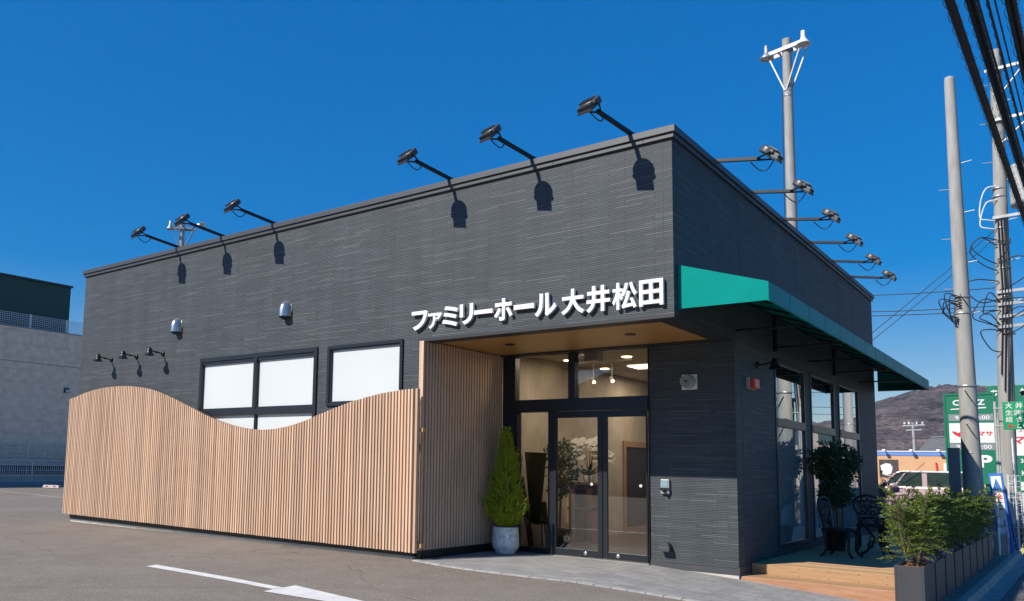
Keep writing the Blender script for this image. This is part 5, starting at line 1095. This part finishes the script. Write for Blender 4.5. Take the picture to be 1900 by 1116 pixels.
def car():
    y0, y1 = 18.2, 19.67; zg = g(1, 14); t = thing('parked_car', 'pale pink boxy small car with a white roof parked behind the deck', 'car', (-.15, 18.9, zg))
    body = [(-1.98, .0), (-2.0, .32), (-1.95, .62), (-1.80, .82), (-1.15, .98), (-.98, 1.0), (1.36, 1.0), (1.42, .6), (1.40, .0)]
    z0 = zg+.2
    mb = MB(); mb.prism([(a, z0+b*.92) for a, b in body], y0, y1); mb.obj('body', M['carpink'], t, bevel=.06)
    zb, zr = z0+.905, zg+1.52
    cab = [(-1.02, zb), (-.63, zr-.05), (-.5, zr-.012), (1.2, zr-.012), (1.33, zr-.06), (1.37, zb)]
    mb = MB(); mb.prism(cab, y0+.05, y1-.05); mb.obj('cabin', M['carglass'], t, bevel=.03)
    mb = MB(); mb.prism([(-.66, zr-.06), (-.5, zr-.011), (1.22, zr-.011), (1.34, zr-.07), (1.34, zr-.03), (1.2, zr+.04), (-.4, zr+.04), (-.6, zr-.0)], y0+.03, y1-.03); mb.obj('roof', M['carwhite'], t, bevel=.03)
    for yy in (y0+.035, y1-.06):
        mb = MB()
        for a, b, c, d in ((-1.06, -.98, -.68, -.60), (.02, .14, .02, .14), (1.0, 1.37, 1.0, 1.33), (-.72, -.66, -.42, -.37)): mb.prism([(a, zb-.01), (b, zb-.01), (d, zr-.03), (c, zr-.03)], yy, yy+.025)
        mb.obj('pillar', M['carpink'], t)
    for yy in (y0-.005, y1+.005):
        for x in (-1.35, .92):
            mb = MB(); mb.lathe([(.0, -.1), (.27, -.1), (.285, -.06), (.285, .06), (.27, .1), (0, .1)], (x, yy+(.09 if yy < 19 else -.09), zg+.285), 28, Matrix.Rotation(R(90), 4, 'X')); wh = mb.obj('wheel', M['tyre'], t)
            mb = MB(); mb.lathe([(0, .0), (.18, 0), (.18, .012), (.05, .02), (0, .02)], (x, yy-.012 if yy < 19 else yy+.012, zg+.285), 20, Matrix.Rotation(R(90 if yy < 19 else -90), 4, 'X')); mb.obj('rim', M['steel'], wh)
    mb = MB(); mb.lathe([(0, -.12), (.07, -.1), (.085, 0), (.07, .1), (0, .12)], (-.72, y0-.12, zb+.03), 14, Matrix.Rotation(R(90), 4, 'Y')); mb.bar((-.72, y0, zb), (-.72, y0-.1, zb+.01), .03); mb.obj('wing_mirror', M['carpink'], t)
    for yy in (y0+.2, y1-.35): mb = MB(); mb.lathe([(0, 0), (.11, .01), (.11, .05), (0, .06)], (-2.0, yy+.08, zg+.72), 16, Matrix.Rotation(R(-90), 4, 'Y')); mb.obj('headlight', M['lampoff'], t)
    mb = MB(); mb.tube([(-.2, y0+.5, zr+.03), (.05, y0+.5, zr+.28)], .008, 5); mb.obj('antenna', M['rubber'], t)
car()
def far_buildings():
    y = 70.0; t = thing('store_building', 'low orange store with a blue fascia stripe and wall lamps behind the car', 'building', (-2, y+8, -.3))
    mb = MB(); mb.box(-22, 12, y, y+18, -.5, 2.75); mb.obj('wall', M['store'], t)
    mb = MB(); mb.box(-22.05, 12.05, y-.05, y+18, 2.75, 3.06); mb.obj('fascia', M['storeblue'], t)
    mb = MB(); mb.box(-22.1, 12.1, y-.1, y+18.1, 3.06, 3.14); mb.obj('roof_edge', M['signwhite'], t)
    for x in (-9.35, -7.4, -4.75-.0, -5.2-.3, -3.2): 
        if x == -4.75: continue
        mb = MB(); mb.bar((x, y-.05, 3.18), (x, y-.6, 3.2), .07); mb.box(x-.12, x+.12, y-.75, y-.5, 3.14, 3.26); mb.obj('sign_lamp', M['signwhite'], t)
    mb = MB(); mb.box(-9.84, -8.45, y-.06, y, .95, 2.4); po = mb.obj('poster', M['brown'], t)
    mb = MB(); mb.prism([(-9.75, 1.9), (-9.35, 2.1), (-9.0, 2.05), (-8.85, 1.75), (-8.95, 1.3), (-9.1, 1.02), (-9.6, 1.2)], y-.08, y-.06); mb.obj('poster_motif', M['signwhite'], po)
    mb = MB(); mb.box(-5.25, -4.6, y-.06, y, 1.35, 2.15); sg = mb.obj('wall_sign', M['signwhite'], t)
    mb = MB(); mb.box(-5.1, -4.8, y-.08, y-.06, 1.35, 1.55); mb.prism([(-5.75, 1.3), (-5.6, 1.3), (-5.7, 2.2), (-5.82, 2.2)], y-.08, y-.001); mb.obj('red_mark', M['signred'], sg)
    y = 115.0; t = thing('house', 'house with a grey tiled hip roof beyond the orange store', 'house', (-7.5, y, -.3))
    mb = MB(); mb.box(-13, -3, y, y+8, -.5, 3.6); mb.obj('wall', M['beigehouse'], t)
    mb = MB(); mb.add([(-13.5, y-.6, 3.6), (-2.5, y-.6, 3.6), (-2.5, y+8.6, 3.6), (-13.5, y+8.6, 3.6), (-11.8, y+3, 6.3), (-4.5, y+3, 6.3), (-4.5, y+5, 6.3), (-11.8, y+5, 6.3)], [(0,1,5,4), (1,2,6,5), (2,3,7,6), (3,0,4,7), (4,5,6,7), (3,2,1,0)]); mb.obj('roof', M['roof'], t)
    x, y = -9.15, 80; t = thing('utility_pole', 'distant thin utility pole rising above the orange store', 'utility pole', (x, y+9.5, -.3), 'concrete utility poles')
    y += 9.5; k = 1.1
    mb = MB(); mb.tube([(-9.85, y, -.4), (-9.95, y, 6.5)], [.16, .12], 12); mb.obj('shaft', M['pole'], t)
    mb = MB(); mb.bar((-10.9, y, 6.2), (-8.9, y, 6.3), .12); mb.bar((-10.6, y, 5.75), (-9.2, y, 5.8), .1); mb.bar((-10.7, y, 3.6), (-9.7, y, 3.6), .08); mb.obj('crossarm', M['steel'], t)
    mb = MB(); mb.box(-11.0, -10.45, y-.2, y+.2, 3.1, 3.6); mb.obj('equipment_box', M['signwhite'], t)
    mb = MB()
    for q in (-10.7, -10.3, -9.6, -9.1): mb.lathe([(.05, 0), (.09, .1), (.05, .3)], (q, y, 6.3), 10)
    mb.obj('insulator', M['insul'], t)
    for i, (za, zb) in enumerate(((8.4, 9.3), (7.3, 7.5), (6.4, 6.8), (4.9, 5.2))):
        mb = MB(); mb.tube([(-40, 88, za-1), (-9.9, 88, za*.98), (30, 88, zb+1.2)], .03, 5)
        tag(mb.obj('distant_wire', M['wire']), 'thin distant wire across the hillside, %s of the four' % ['topmost', 'second highest', 'third highest', 'lowest'][i], 'wire', 'wires across the hillside')
    # houses across the lot, seen mirrored in the glass
    for k, (x, y, w, d, h) in enumerate(((-17, -34, 12, 8, 5.6), (-2, -40, 9, 8, 5.0))):
        t = thing('house', ['wide beige house across the lot, mirrored in the entrance doors', 'narrower beige house across the lot, mirrored in the entrance doors'][k], 'house', (x, y, -.2))
        mb = MB(); mb.box(x-w/2, x+w/2, y-d, y, -.4, h); mb.obj('wall', M['beigehouse'], t)
        mb = MB(); mb.prism([(x-w/2-.5, h), (x+w/2+.5, h), (x, h+2.2)], y-d-.5, y+.5); mb.obj('roof', M['roof'], t)
        for q in (-.3, .05, .32): mb = MB(); mb.box(x+w*q, x+w*q+1.3, y, y+.05, 1.0, 2.3); mb.obj('window', M['carglass'], t)
    for k, (x, y, w, h, lb) in enumerate(((20, 75, 14, 5.2, 'beige apartment block along the street, mirrored in the deck windows'), (40, 110, 20, 6.0, 'long pale building down the street, mirrored in the deck windows'))):
        t = thing('apartment_building', lb, 'building', (x, y, -.4)); mb = MB(); mb.box(x-w/2, x+w/2, y, y+10, -.6, h); mb.obj('wall', M['beigehouse'], t)
        for f in range(2):
            for q in range(4): mb = MB(); mb.box(x-w/2+1+q*w/4.4, x-w/2+2.6+q*w/4.4, y-.05, y, 1+f*2.8, 2.4+f*2.8); mb.obj('window', M['carglass'], t)
        mb = MB(); mb.box(x-w/2-.3, x+w/2+.3, y-.3, y+10.3, h, h+.3); mb.obj('roof', M['roof'], t)
far_buildings()
def haze():
    mb = MB(); mb.box(-3600, 3600, -3600, 4200, -2.6, 190)
    m = bpy.data.materials.new('pale_air'); m.use_nodes = True; t = m.node_tree; t.nodes.clear()
    v = t.nodes.new('ShaderNodeVolumePrincipled'); v.inputs['Color'].default_value = (.80, .88, 1, 1); v.inputs['Density'].default_value = .00008; v.inputs['Anisotropy'].default_value = .2
    o = t.nodes.new('ShaderNodeOutputMaterial'); lk(t, v.outputs[0], o.inputs['Volume'])
    ob = mb.obj('haze', m); ob['kind'] = 'stuff'
haze()
for o in list(COL.objects):
    if 'org' in o: del o['org']
